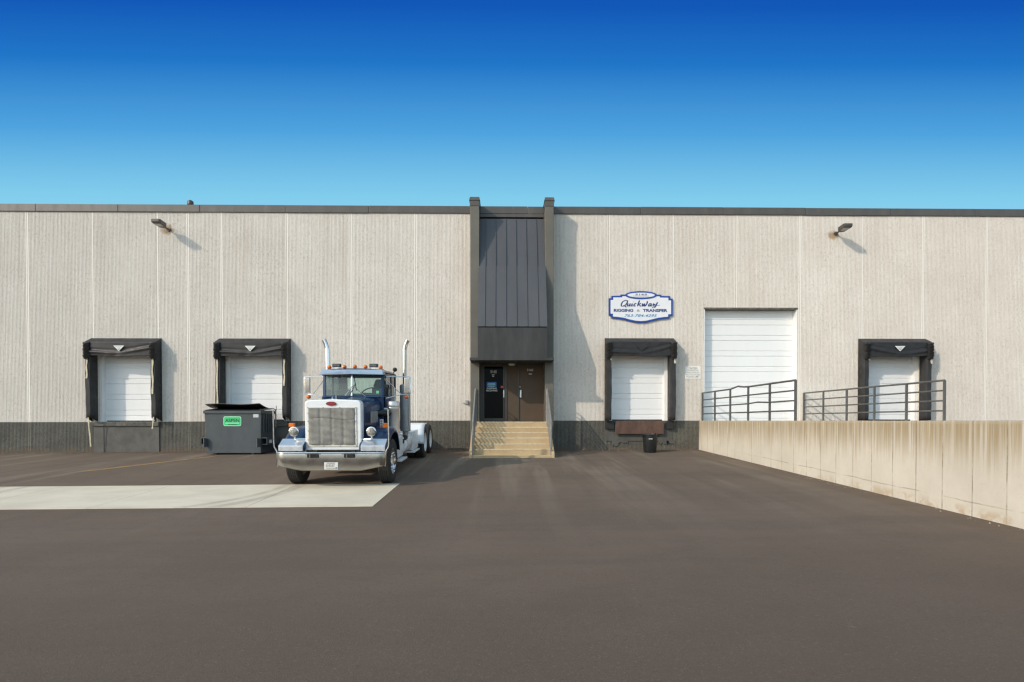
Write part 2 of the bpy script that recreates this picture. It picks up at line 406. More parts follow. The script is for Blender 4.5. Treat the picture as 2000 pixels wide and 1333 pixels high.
def pad_material():
    t = NT('pale_concrete_pad')
    x, y, z = t.xyz()[:]      # object origin at pad corner
    c = t.mix(t.step(t.noise(.7, 5, .6, (1, 1.6, 1)), .3, .7), (.59, .525, .40), (.70, .625, .485))
    c = t.mix(t.step(t.noise(1.7, 5, .7, (.5, 2.2, 1), (3, 3, 3)), .52, .75, 0, .35), c, (.49, .435, .335))
    # curved tyre scuffs
    for cx, cy, r, w in ((-15.6, .1, 2.9, .16), (-15.5, .0, 3.5, .12), (-5.6, -.4, 3.0, .14), (-5.7, -.5, 3.45, .18), (-9.4, 4.6, 3.6, .16)):
        dx = t.math('SUBTRACT', x, cx); dy = t.math('SUBTRACT', y, cy)
        d = t.math('SQRT', t.math('ADD', t.math('MULTIPLY', dx, dx), t.math('MULTIPLY', dy, dy)))
        d = t.math('ABSOLUTE', t.math('SUBTRACT', d, r))
        c = t.mix(t.math('MULTIPLY', t.step(d, w, w*.3), t.step(t.noise(2.2, 5, .7), .30, .65, .2, .7)), c, (.40, .345, .265))
    c = t.mix(t.step(t.noise(26, 4, .75), .62, .70, 0, .35), c, (.33, .30, .25))
    t.color(c).set(Roughness=.8, Specular_IOR_Level=.3)
    t.bump(t.noise(40, 4, .7), .15, .006)
    return t.m
M['pad'] = pad_material()

def stair_material():
    t = NT('tan_concrete_steps')
    x, y, z = t.xyz()[:]
    c = t.mix(t.step(t.noise(2, 5, .6), .3, .7), (.47, .35, .20), (.55, .42, .25))
    c = t.mix(t.step(t.noise(9, 5, .7), .55, .72, 0, .5), c, (.34, .25, .14))
    c = t.mix(t.step(t.noise(16, 5, .7, (1, 1, 1), (4, 1, 1)), .60, .68, 0, .6), c, (.62, .53, .38))
    t.color(c).set(Roughness=.85, Specular_IOR_Level=.25)
    t.bump(t.noise(30, 5, .7), .4, .01)
    return t.m
M['stair'] = stair_material()

def line_material():
    t = NT('faded_yellow_paint')
    c = t.mix(t.step(t.noise(3.5, 6, .7), .34, .68, .1, .9), (.40, .215, .06), (.122, .100, .084))
    t.color(c).set(Roughness=.9); t.bump(t.noise(70, 4, .75), .4, .012)
    return t.m
M['yellow'] = line_material()

# ------------------------------------------------------------------ ground
def build_ground():
    xs = [-260, -160, -100, -60, -40]+[-30+i*1.0 for i in range(71)]+[55, 80, 120, 180, 260]
    ys = [-300, -200, -130, -90, -60, -45]+[-36+i*.75 for i in range(49)]+[2, 8, 30, 80, 180, 300]
    mb = MB()
    mb.v = [(x, y, ground_z(x, y)) for y in ys for x in xs]
    n = len(xs)
    mb.f = [(j*n+i, j*n+i+1, (j+1)*n+i+1, (j+1)*n+i) for j in range(len(ys)-1) for i in range(n-1)]
    o = mb.build('ground', M['asphalt'], local=True, smooth=40)
    tag(o, 'wide brown asphalt yard sloping gently away from the warehouse', 'ground', kind='structure')
build_ground()

def sheet(name, pts_fn, nu, nv, m, loc, lift, label, cat):
    mb = MB()
    def fn(u, v):
        X, Y = pts_fn(u, v); return (X-loc[0], Y-loc[1], ground_z(X, Y)+lift-loc[2])
    mb.grid(fn, nu, nv)
    o = mb.build(name, m, local=True, smooth=40); o.location = loc
    tag(o, label, cat, kind='structure'); return o
PY0, PY1, PX1 = -8.12, -10.72, -2.46
def pad():
    # separate slabs with open joints, one mesh
    mb = MB(); loc = (PX1, PY0, ground_z(PX1, PY0))
    js = [PX1, -4.82, -7.75, -10.25, -12.75, -15.25, -17.75, -20.25, -22.75, -25.25]
    def g(X, Y, l): return (X-loc[0], Y-loc[1], ground_z(X, Y)+l-loc[2])
    for a, b in zip(js[:-1], js[1:]):
        x1 = a-(.006 if a != PX1 else 0); x0 = b+.006
        nx = 6
        for i in range(nx):
            xa = x0+(x1-x0)*i/nx; xb = x0+(x1-x0)*(i+1)/nx
            for k in range(4):
                ya = PY1+(PY0-PY1)*k/4; yb = PY1+(PY0-PY1)*(k+1)/4
                mb.add([g(xa, ya, .012), g(xb, ya, .012), g(xb, yb, .012), g(xa, yb, .012)], [(0, 1, 2, 3)])
        c = [(x0, PY1), (x1, PY1), (x1, PY0), (x0, PY0)]
        for i in range(4):
            p, q = c[i], c[(i+1) % 4]
            mb.add([g(*p, .012), g(*q, .012), g(*q, -.03), g(*p, -.03)], [(0, 1, 2, 3)])
    o = mb.build('concrete_pad', M['pad'], local=True); o.location = loc
    tag(o, 'pale concrete strip set in the asphalt before the truck', 'pavement', kind='structure')
pad()
def joint_fill():
    pass
LA = (ax(416, -1.9, 894), -1.75); LB = (ax(205, -4.6, 927), -5.6)
def yl(u, v):
    X = LA[0]+(LB[0]-LA[0])*u; Y = LA[1]+(LB[1]-LA[1])*u
    dx, dy = LB[0]-LA[0], LB[1]-LA[1]; L = math.hypot(dx, dy)
    return X-dy/L*(v-.5)*.24, Y+dx/L*(v-.5)*.24
sheet('painted_line', yl, 20, 1, M['yellow'], (LA[0], LA[1], ground_z(*LA)), .005, 'faded yellow parking line running out from under the dumpster', 'road marking')

# ------------------------------------------------------------------ warehouse
WH = thing('warehouse', (0, 0, 0), 'long low warehouse of pale ribbed concrete with dark painted base', 'building')
ZT = 9.06
def dock_floor(X): return 1.103+.057*clamp((X+19)/16.4, 0, 1)

# dock seal layout: outer edges on the wall, inner pad edge
def seal_geom(pl, pr, cam_right):
    # pl/pr: outer edges as seen
    return pl, pr
SEALS = []
PS = .35
s1r = ax(316.6, 0); s1l = ax(165.4, -PS); SEALS.append((s1l, s1r))
s2r = ax(568.8, 0); s2l = ax(419.6, -PS); SEALS.append((s2l, s2r))
s3l = ax(1180.5, 0); s3r = ax(1321, -PS); SEALS.append((s3l, s3r))
s4l = ax(1675.2, 0); s4r = ax(1820.5, -PS); SEALS.append((s4l, s4r))
PADW = .225
OPEN = []
for i, (a, b) in enumerate(SEALS):
    fl = dock_floor((a+b)/2)
    OPEN.append((a+PADW-.03, b-PADW+.03, fl, 3.95))
BIG = (ax(1375, 0, 700), ax(1557, 0, 700), 1.16, az(602, 0, 1466))
ENT_X0, ENT_X1 = ax(920, -.71), ax(1080, -.71)
ENT = (ax(939.5, 0), ax(1062, 0), 1.12, 3.42)

def wall_mesh(x0, x1, joints, opens, z0, z1):
    mb = MB(); flag = []; mb.flag = flag
    P = .0508
    rng = random.Random(3)
    # sample profile
    samp = []
    x = x0
    js = sorted(joints)
    def near_joint(q): return any(abs(q-j) < .048 for j in js)
    while x < x1:
        if near_joint(x+P/8):
            samp.append((x, .002)); x += P/5; continue
        d = .0062+rng.random()*.002
        a = .40+rng.random()*.06
        samp += [(x, 0.), (x+P*a, rng.random()*.0015), (x+P*(a+.12), d), (x+P*.88, d)]
        x += P*(1+(rng.random()-.5)*.10)
    samp.append((x1, 0))
    for j in js:
        # narrow open joint: dark slit between two flat margins
        for q, d in ((j-.006, .002), (j-.004, .05), (j+.004, .05), (j+.006, .002)):
            if x0 < q < x1: samp.append((q, d))
    edges = [e for o in opens for e in (o[0], o[1]) if x0 < e < x1]
    samp = sorted(samp)
    def depth(q):
        for (xa, da), (xb, db) in zip(samp[:-1], samp[1:]):
            if xa <= q <= xb: return da if xb == xa else da+(db-da)*(q-xa)/(xb-xa)
        return 0
    samp = sorted(samp+[(e, depth(e)) for e in edges])
    for (xa, da), (xb, db) in zip(samp[:-1], samp[1:]):
        if xb-xa < 1e-6: continue
        m = (xa+xb)/2
        iv = [(z0, z1)]
        for o in opens:
            if o[0] < m < o[1]:
                nv = []
                for a, b in iv:
                    if o[2] > a: nv.append((a, min(b, o[2])))
                    if o[3] < b: nv.append((max(a, o[3]), b))
                iv = [q for q in nv if q[1]-q[0] > 1e-4]
        for a, b in iv:
            mb.add([(xa, da, a), (xb, db, a), (xb, db, b), (xa, da, b)], [(0, 1, 2, 3)]); flag.append(1. if near_joint(m) and max(da, db) < .004 else 0.)
    for o in opens:   # reveals
        y1 = .36
        a, b, c, d = o
        mb.add([(a, .0, c), (a, y1, c), (a, y1, d), (a, .0, d)], [(0, 1, 2, 3)])
        mb.add([(b, .0, c), (b, y1, c), (b, y1, d), (b, .0, d)], [(3, 2, 1, 0)])
        mb.add([(a, .0, d), (b, .0, d), (b, y1, d), (a, y1, d)], [(3, 2, 1, 0)])
        mb.add([(a, .0, c), (b, .0, c), (b, y1, c), (a, y1, c)], [(0, 1, 2, 3)])
    return mb
JL = [-30.18, -27.74, -25.30, -22.86, -20.42, -17.985, -15.57, -13.145, -11.977, -10.728, -8.263, -5.828, -3.386]
JR = [3.99, 6.446, 8.889, 11.36, 13.76, 16.148, 18.622, 21.06, 23.5, 25.94, 28.38]
def joint_flags(mb):
    o = mb.build('wall', M['wall'], WH, recalc=False)
    at_ = o.data.attributes.new('joint', 'FLOAT', 'FACE')
    at_.data.foreach_set('value', mb.flag+[0.]*(len(o.data.polygons)-len(mb.flag)))
    return o
wl = joint_flags(wall_mesh(-32, -1.1, JL, [OPEN[0], OPEN[1]], -.6, ZT))
wr = joint_flags(wall_mesh(1.7, 32, JR, [OPEN[2], OPEN[3], BIG], -.6, ZT))
tag(wl, 'left ribbed concrete wall with dark base'); tag(wr, 'right ribbed concrete wall with dark base')
# body of the building behind (ends, back, roof)
bd = MB()
bd.box(-32, -31.6, .4, 30, -.6, 8.9); bd.box(31.6, 32, .4, 30, -.6, 8.9); bd.box(-31.6, 31.6, 29.7, 30, -.6, 8.9)
bd.build('rear_wall', M['wall'], WH)
MB().box(-31.9, 31.9, .45, 29.9, 8.7, 8.8).build('roof', M['roof'], WH)
MB().box(-32, -1.1, .37, .44, -.6, 8.69).box(1.7, 32, .37, .44, -.6, 8.69).build('inner_wall', M['black_gap'], WH)
# copings
PT = az(402.5, -.05, 900)
XL0, XL1 = ax(918.3, -.71, 600), ax(936, -.71, 600)
XR0, XR1 = ax(1064.6, -.71, 600), ax(1081.3, -.71, 600)
def coping(x0, x1, seams, y0=-.045):
    mb = MB()
    xs = [x0]+[s for s in seams if x0 < s < x1]+[x1]
    for a, b in zip(xs[:-1], xs[1:]):
        dz = random.uniform(-.006, .006)
        mb.box(a+.004, b-.004, y0+random.uniform(-.006, .006), .5, 9.035+dz, PT+dz)
    return mb
coping(-32, XL0-.002, [-29, -24.5, -20.5, ax(75), ax(235), ax(394), ax(560), ax(722)]).build('parapet_coping', M['coping'], WH, bevel=.012)
coping(XR1+.002, 32, [ax(1250), ax(1410), ax(1570), ax(1735), ax(1900), 23, 26, 29]).build('parapet_coping', M['coping'], WH, bevel=.012)
coping(XL1+.002, XR0-.002, [ax(1030)], -.03).build('parapet_coping', M['coping'], WH, bevel=.012)
# rooftop vent seen over the parapet
rv = ax(372, 3, 397)
MB().lathe((rv, 3, 8.8), (0, 0, 1), [(.09, 0), (.09, az(402, 3)-8.8-.05), (.13, az(402, 3)-8.8-.04), (.12, az(397.5, 3)-8.8), (.04, az(395, 3)-8.8)], 14).build('roof_vent', M['coping'], WH, smooth=40)

# entrance bay -----------------------------------------------------------
PP = .71
ZP = az(402.5, -PP, 927); ZPC = az(385, -PP, 927)
for a, b in ((XL0, XL1), (XR0, XR1)):
    pil = MB().box(a, b, -PP, .30, -.5, ZP).build('pillar', M['olive'], WH, bevel=.01)
    cap = MB().box(a-.012, b+.012, -PP-.012, .31, ZP+.002, ZPC-.13)
    cap.hexa([(a-.035, -PP-.035, ZPC-.128), (b+.035, -PP-.035, ZPC-.128), (b+.035, .33, ZPC-.128), (a-.035, .33, ZPC-.128)],
             [(a-.005, -PP-.005, ZPC), (b+.005, -PP-.005, ZPC), (b+.005, .32, ZPC), (a-.005, .32, ZPC)])
    cap.build('pillar_cap', M['coping'], pil, bevel=.004)
mx0, mx1 = XL1+.004, XR0-.004
MB().box(mx0, mx1, .28, .36, 3.3, 9.03).build('bay_wall', M['fascia'], WH)
MB().box(mx0, mx1, -.025, .27, az(425, 0), 9.03).build('bay_band', M['coping'], WH, bevel=.006)
MX0, MX1 = ax(933, -1.52, 640), ax(1069, -1.52, 640)
zt_, z5, zb_ = az(428, -.03), az(520, -PP), az(638, -1.52)
zfb = az(699, -1.5)
def man_p(z): return .03+(1.52-.03)*(zt_-z)/(zt_-zb_)
man = MB()
# inside the pillars the prism is as wide as the gap, in front of them it laps over their faces
def mans(x0, x1, za, zb, back):
    man.prism([(-man_p(za), za), (-man_p(zb), zb), (back, zb), (back, za)], x0, x1, 'x')
man.prism([(-man_p(zt_), zt_), (-man_p(z5)+.02, z5), (.26, z5), (.26, zt_)], mx0, mx1, 'x')
man.prism([(-man_p(z5)+.0, z5), (-1.52, zb_), (-PP-.006, zb_), (-PP-.006, z5-.02)], MX0, MX1, 'x')
mo = man.build('mansard_canopy', M['mansard'], WH)
sm = MB()
for px in (949, 968.3, 988, 1007.4, 1027, 1047):
    xt = ax(px, -.03, 430)
    w = .012
    y0, y1 = -man_p(zt_), -1.52
    sm.hexa([(xt-w, y1-.03, zb_+.01), (xt+w, y1-.03, zb_+.01), (xt+w, y1+.02, zb_+.01), (xt-w, y1+.02, zb_+.01)],
            [(xt-w, y0-.03, zt_), (xt+w, y0-.03, zt_), (xt+w, y0+.02, zt_), (xt-w, y0+.02, zt_)])
sm.build('standing_seam', M['mansard'], mo, bevel=.003)
fa = MB().box(MX0, MX1, -1.50, -PP-.008, zfb, zb_-.035).build('canopy_fascia', M['fascia'], WH, bevel=.006)
MB().box(MX0+.01, MX1-.01, -1.47, -PP-.01, zb_-.034, zb_-.001).build('drip_gap', M['black_gap'], WH)
sb = MB()
zst, zsb = az(697.5, -1.54), az(704, -1.54)
sb.box(ax(917.5, -1.54), ax(1082, -1.54), -1.54, -1.44, zsb, zfb-.002)
sb.box(ax(917.5, -1.54), ax(917.5, -1.54)+.05, -1.438, -.02, zsb, zfb-.002)
sb.box(ax(1082, -1.54)-.05, ax(1082, -1.54), -1.438, -.02, zsb, zfb-.002)
sb.build('canopy_edge_strip', M['fascia'], WH, bevel=.005)
MB().box(MX0-.2, MX1+.18, -1.43, -PP-.012, zsb+.02, zfb-.01).box(XL1+.002, XR0-.002, -PP-.01, .25, zsb+.02, zfb-.01).build('canopy_soffit', M['fascia'], WH)
# doors in the recess at Y=+.02
dy = .02
def rx(px): return ax(px, dy, 760)
def rz(py): return az(py, dy)
zd0, zd1 = 1.122, rz(711)
fr = MB()
zsof = zsb+.018
fr.box(XL1+.001, rx(942.5), dy, dy+.1, zd0, zsof)       # left jamb
fr.box(rx(985.8), rx(990), dy, dy+.1, zd0, zsof)
fr.box(rx(1011.8), rx(1014.2), dy, dy+.1, zd0, zsof)
fr.box(rx(1062), XR0-.001, dy, dy+.1, zd0, zsof)
fr.box(rx(942.5)+.001, rx(985.8)-.001, dy+.002, dy+.1, zd1, zsof)
fr.box(rx(1014.2)+.001, rx(1062)-.001, dy+.002, dy+.1, zd1, zsof)
fr.build('entrance_frame', M['door_frame'], WH, bevel=.004)
MB().box(rx(990)+.001, rx(1011.8)-.001, dy+.03, dy+.1, zd0, zsof).build('mullion_panel', M['brown_door'], WH)
MB().box(XL1+.001, XR0-.001, dy+.12, dy+.2, 1.0, zsof).build('entry_back', M['black_gap'], WH)
# glass door
gx0, gx1 = rx(942.5)+.003, rx(985.8)-.003
gd = MB()
sw = .062
gd.box(gx0, gx0+sw, dy+.03, dy+.075, zd0+.01, zd1-.004); gd.box(gx1-sw, gx1, dy+.03, dy+.075, zd0+.01, zd1-.004)
gd.box(gx0+sw, gx1-sw, dy+.031, dy+.074, zd1-.10, zd1-.004); gd.box(gx0+sw, gx1-sw, dy+.031, dy+.074, zd0+.01, zd0+.13)
GD = gd.build('glass_door', M['door_frame'], WH, bevel=.003)
MB().box(gx0+sw-.005, gx1-sw+.005, dy+.048, dy+.056, zd0+.125, zd1-.095).build('pane', M['glass_dark'], GD)
MB().box(gx1-.052, gx1-.012, dy-.03, dy+.03, rz(777), rz(762)).build('handle', M['steel'], GD, bevel=.008)
yt = dy+.044
text('lettering', '5165', rx(964), rz(729), yt, .10, M['letter_white'], GD, width=.235, bold=.012)
text('lettering', 'SHIPPING', rx(960.5), rz(760.2), yt, .05, M['letter_white'], GD, width=.385, bold=.02)
text('lettering', 'RECEIVING', rx(960.5), rz(764.6), yt, .058, M['letter_white'], GD, width=.42, bold=.02)
for k, w in ((0, .10), (1, .07)):
    for q in range(3): MB().box(rx(963)-w/2+q*w/2.6, rx(963)-w/2+q*w/2.6+.022, yt, yt+.002, rz(733+k*3), rz(731.2+k*3)).build('suite_mark', M['letter_white'], GD)
sk = MB().box(rx(950.5), rx(969.5), yt, yt+.003, rz(757), rz(746.5)).build('blue_sticker', M['sticker_blue'], GD)
for py, w in ((749.5, .26), (751.6, .30), (754.6, .25)):
    sl = MB()
    for q in range(7): sl.box(rx(960)-w/2+q*w/7, rx(960)-w/2+q*w/7+w/9, yt-.002, yt-.0005, rz(py+.7), rz(py-.6))
    sl.build('sticker_print', M['pale_green'], GD)
MB().box(rx(978), rx(984), yt-.001, yt+.002, rz(758.2), rz(754)).build('red_sticker', M['sticker_red'], GD)
# steel door
bx0, bx1 = rx(1014.2)+.003, rx(1062)-.003
BD = MB().box(bx0, bx1, dy+.03, dy+.075, zd0+.01, zd1-.004).build('steel_door', M['brown_door'], WH, bevel=.004)
MB().box(rx(1015.5), rx(1018.5), dy-.03, dy+.028, rz(777), rz(762)).build('handle', M['steel'], BD, bevel=.008)
MB().cyl((rx(1015.6), dy+.028, rz(756)), (rx(1015.6), dy+.01, rz(756)), .016).build('lock', M['steel'], BD)
text('lettering', '5165', rx(1035.5), rz(725), dy+.026, .085, M['letter_white'], BD, width=.235, bold=.012)
for q in range(3): MB().box(rx(1032.8)+q*.045, rx(1032.8)+q*.045+.034, dy+.026, dy+.028, rz(731.8), rz(729.4)).build('suite_mark', M['paper'], BD)
# ceiling lamp and junction box
lm = MB().lathe((rx(999.5), -.35, zsof), (0, 0, -1), [(.02, 0), (.13, .01), (.14, .05), (.10, .09), (.02, .10)], 16).build('soffit_lamp', M['lens'], WH, smooth=50)
ub = MB().box(ax(909.5), ax(914.5), -.10, .005, az(790), az(782.5))
ub.cyl((ax(909), -.05, az(788)), (ax(904.5), -.05, az(788)), .018)
ub.build('outlet_box', M['muffler'], WH, bevel=.008)

# overhead doors -----------------------------------------------------------
def overhead(x0, x1, z0, z1, y, sec=.607, phase=0.):
    prof = []
    z = z0+phase
    # face slightly forward, with a fine V groove at each section joint and one pressed rib line
    marks = []
    k = 0
    while z0+phase+k*sec < z1:
        for d, deep in ((0, .024), (.205, .022)):
            q = z0+phase+k*sec+d
            if z0+.03 < q < z1-.03: marks.append((q, deep))
        k += 1
    marks.sort()
    prof = [(y, z0)]
    for q, deep in marks: prof += [(y, q-.5*deep-.012), (y+deep, q-.5*deep), (y+deep, q+.5*deep), (y, q+.5*deep+.006)]
    prof += [(y, z1)]
    mb = MB(); n = len(prof)
    mb.v = [(x0, *q) for q in prof]+[(x1, *q) for q in prof]
    mb.f = [(i, n+i, n+i+1, i+1) for i in range(n-1)]
    return mb
for i, (a, b, c, d) in enumerate(OPEN):
    yy = .30
    o = overhead(a+.09, b-.09, c, d, yy, phase=.235).build('dock_door', M['white_door'], WH, recalc=False)
    for xa, xb in ((a+.002, a+.115), (b-.115, b-.002)):
        MB().box(xa, xb, .12, yy+.05, c, d-.002).build('door_jamb', M['white_paint'], o, bevel=.006)
    MB().box(a+.16, b-.16, yy-.02, yy+.02, c+.001, c+.045).build('bottom_seal', M['rubber'], o, bevel=.005)
a, b, c, d = BIG
o = overhead(a+.03, b-.03, c-.05, d-.002, .30, phase=.13).build('bay_door', M['white_door'], WH, recalc=False)
tag(o, 'tall white sectional door at the top of the ramp')
MB().box(b-.028, b-.001, .0-.004, .34, c-.05, d-.06).build('door_jamb', M['white_paint'], o)
MB().box(a+.001, a+.028, .004, .34, c-.05, d-.06).build('door_jamb', M['white_paint'], o)
MB().box(a-.01, b+.01, -.012, .30, d-.055, d+.012).build('lintel', M['dock_edge'], o, bevel=.004)

# leveler pits / bumpers under the docks
def pit(i, px0, px1, pyt):
    a, b = ax(px0), ax(px1); fl = dock_floor((a+b)/2)
    MB().box(a, b, -.035, .03, -.3, az(pyt)).build('pit_panel', M['base_smooth'], WH, bevel=.004)
    MB().box(a-.02, b+.02, -.09, .10, az(pyt)+.002, fl-.012).build('dock_edge', M['dock_edge'], WH, bevel=.02)
pit(0, 184, 311, 833)
MB().box(ax(203), ax(204.2), -.04, -.03, -.1, .93).build('pit_crack', M['black_gap'], WH)
pit(1, 440, 562, 833)
# dock three: rusty leveler lip hanging down, bumpers, smooth patched render
a, b = ax(1202, -.16), ax(1296.5, -.16)
lip = MB().box(a, b, -.17, -.12, az(848, -.17), az(822.5, -.17))
lip.box(a+.03, b-.03, -.119, .05, az(845, -.1), az(823.5, -.1))
LV = lip.build('dock_leveler', M['rust'], WH, bevel=.006)
MB().box(ax(1184), ax(1313), -.028, .02, az(862), 1.158-.012).build('patched_render', M['base_smooth'], WH, bevel=.01)
rg = random.Random(5)
for x0_, w_, zt in ((1195, 12, 870), (1207, 20, 866), (1286, 20, 868), (1302, 16, 866)):
    n = 9
    pts = [(ax(x0_), az(861)), (ax(x0_+w_), az(861))]
    pts += [(ax(x0_+w_*(1-k/n)), az(zt+rg.uniform(-2.5, 3))) for k in range(n+1)]
    MB().prism(pts, -.026, .02, 'y').build('ragged_render', M['base_smooth'], WH)
for p0, p1 in ((1183.5, 1199), (1302, 1316)):
    MB().box(ax(p0, -.12), ax(p1, -.12), -.15, -.0, az(838.5, -.15), az(823, -.15)).build('dock_bumper', M['rubber'], WH, bevel=.012)
for p0, p1 in ((1684, 1697), (1806, 1818)):
    MB().box(ax(p0, -.12), ax(p1, -.12), -.13, -.0, .75, 1.10).build('dock_bumper', M['rubber'], WH, bevel=.012)

# ------------------------------------------------------------------ dock seals
def dock_seal(i, a, b, label, emblem=True, slant=False):
    fl = dock_floor((a+b)/2)
    ztw = az(660.5, -.02, 240 if i < 2 else 1250)
    zt = az(667.5, -PS, 240 if i < 2 else 1250)
    zh = az(695.5, -PS, 240 if i < 2 else 1250)
    T = thing('dock_seal', ((a+b)/2, 0, fl), label, 'dock seal', 'black padded dock seals around the loading doors')
    rng = random.Random(11+i)
    for s, (x0, x1) in enumerate(((a, a+PADW), (b-PADW, b))):
        zf = fl+(.16 if i < 2 else .03)
        zw = fl+.0
        mb = MB()
        # padded front: slightly bulging, edges uneven
        n = 16
        def fn(u, v, x0=x0, x1=x1, s=s):
            z = zf+(zt-.005-zf)*v
            q = u*3
            wob = .008*math.sin(v*9+i*2+s)+.006*math.sin(v*23+s*3)
            prof = [(x0, .01), (x0+.012, -PS+.03), (x0+.035, -PS), (x1-.035, -PS), (x1-.012, -PS+.03), (x1, .01)]
            k = u*5; k0 = min(4, int(k)); fr_ = k-k0
            x = prof[k0][0]+(prof[k0+1][0]-prof[k0][0])*fr_
            y = prof[k0][1]+(prof[k0+1][1]-prof[k0][1])*fr_
            tz = z
            if v < 1e-6: tz = zw+(zf-zw)*clamp(-y/PS, 0, 1)
            if v > 1-1e-6: tz = zt+(ztw-zt)*clamp(1+y/PS, 0, 1)-.004
            return (x+wob*(1 if y < -.02 else 0), y-(.012*math.sin(v*3.1) if y < -.3 else 0), tz)
        mb.grid(fn, 5, n)
        pd = mb.build('side_pad', M['vinyl_pad'], T, smooth=50, solid=.012)
    # header block + draped curtain
    hd = MB().prism([(.01, ztw), (-PS+.012, zt), (-PS+.012, zh+.10), (.01, zh+.10)], a+.004, b-.004, 'x').build('header', M['vinyl_pad'], T, bevel=.02)
    cx0, cx1 = a+.20, b-.20
    ph = [rng.uniform(0, 6.3) for _ in range(6)]
    low = rng.uniform(-.3, .3)
    def cf(u, v):
        x = cx0+(cx1-cx0)*u
        sag = .022*math.sin(math.pi*u)+.012*math.sin(3*math.pi*u+ph[5])
        z = zt-.015+(zh-sag-zt+.015)*v
        a1 = v**1.3
        q_ = v-.75-.55*(u-.45)*low*3+.9*(abs(u-.5)**1.6)*(.6+.3*math.sin(ph[4]))
        fold = -.045*math.exp(-(q_/.10)**2)*(.4+abs(u-.5)*1.4)+.025*math.exp(-((q_+.20)/.09)**2)*(.3+abs(u-.5))
        fold += .012*math.sin(30*u+5*v+ph[1])*a1*a1*math.exp(-((u-.45-low*.3)/.16)**2)
        fold += .010*math.sin(7*u-4*v+ph[2])*a1
        return (x, -PS-.012-.020*a1+fold*.8, z)
    ct_ = MB().grid(cf, 60, 22).build('curtain', M['vinyl'], T, smooth=60, solid=.008)
    # gathered corner folds: stacked chevrons
    for s, xc in enumerate((a+.10, b-.10)):
        mb = MB()
        ztop = zt-.02; zbot = zh-.09
        W = .125
        def gf(u, v, xc=xc, s=s):
            q = (u-.5)*2
            x = xc+W*q*(1+.08*math.sin(v*17+s))
            k = 5.2
            f = (v*k+(-.33)*abs(q)+.12*math.sin(q*3+s)) % 1.0
            tooth = (1-f)**1.3 if v > .12 else 1-v*2
            y = -PS-.02-math.sqrt(max(0, 1-q*q))*(.05+.085*tooth*min(1, v*5))
            z = ztop+(zbot-ztop)*v-.06*(1-abs(q))*v+.03*tooth*min(1, v*5)
            return (x, y, z)
        mb.grid(gf, 12, 48)
        mb.build('gathered_corner', M['vinyl'], T, smooth=25, solid=.006)
    # straps
    def ribbon(pts, w):
        mb = MB(); rb = []
        for k, p in enumerate(pts):
            ww = w*(1+.25*math.sin(k*1.9+i))
            rb.append((p[0]-ww/2, p[1], p[2])); rb.append((p[0]+ww/2, p[1]-.004, p[2]))
        mb.v = rb; mb.f = [(2*k, 2*k+1, 2*k+3, 2*k+2) for k in range(len(pts)-1)]
        mb.build('pull_strap', M['strap'], T, solid=.006)
    yy = -PS-.035
    if i < 2:
        L = (.75, 1.33) if i == 0 else (2.0, 1.02)
        for s, xc in enumerate((a+.10, b-.115)):
            z0 = zh-.09
            ribbon([(xc+.012*math.sin(k*1.3+s), yy, z0-L[s]*k/8) for k in range(9)], .06)
    else:
        for s, (xc, ln) in enumerate(((a+.16, .10), (b-.085, .22))):
            ribbon([(xc+.02*k/4, yy-.02, zh-.07-ln*k/4) for k in range(5)], .06)
    if i == 0:
        ribbon([(a+.135+.005*math.sin(k*1.7)+.004*k, -PS-.03+.012*k, fl+.16-.155*k) for k in range(8)], .05)
        ribbon([(b-.10-.012*k, -PS-.02, fl+.18-.11*k) for k in range(5)], .045)
    # emblem
    ex = (a+b)/2+(.0 if i != 3 else .02); ez = zt-.16; ew = .20; eh = .19
    yy = -PS-.075
    col, ink = (M['emblem'], M['emblem_ink']) if emblem else (M['vinyl_pad'], M['black_gap'])
    em = MB().prism([(ex-ew, ez), (ex+ew, ez), (ex, ez-eh*1.05)], yy, yy+.006, 'y').build('emblem', col, ct_)
    ik = MB()
    for k in range(2):
        w0 = ew*(.62-.25*k); zz = ez-.035-.045*k
        ik.box(ex-w0, ex+w0*.85, yy-.003, yy-.001, zz-.016, zz)
    ik.prism([(ex-.05, ez-.12), (ex+.05, ez-.12), (ex, ez-.165)], yy-.003, yy-.001, 'y')
    ik.build('emblem_mark', ink, em)
dock_seal(0, *SEALS[0], 'black dock seal over the smooth grey pit panel, left of the dumpster')
dock_seal(1, *SEALS[1], 'black dock seal behind the dumpster, left of the truck')
dock_seal(2, *SEALS[2], 'black dock seal with dark emblem, above rusty leveler plate', emblem=False)
dock_seal(3, *SEALS[3], 'black dock seal behind the longer ramp railing, with white triangle')

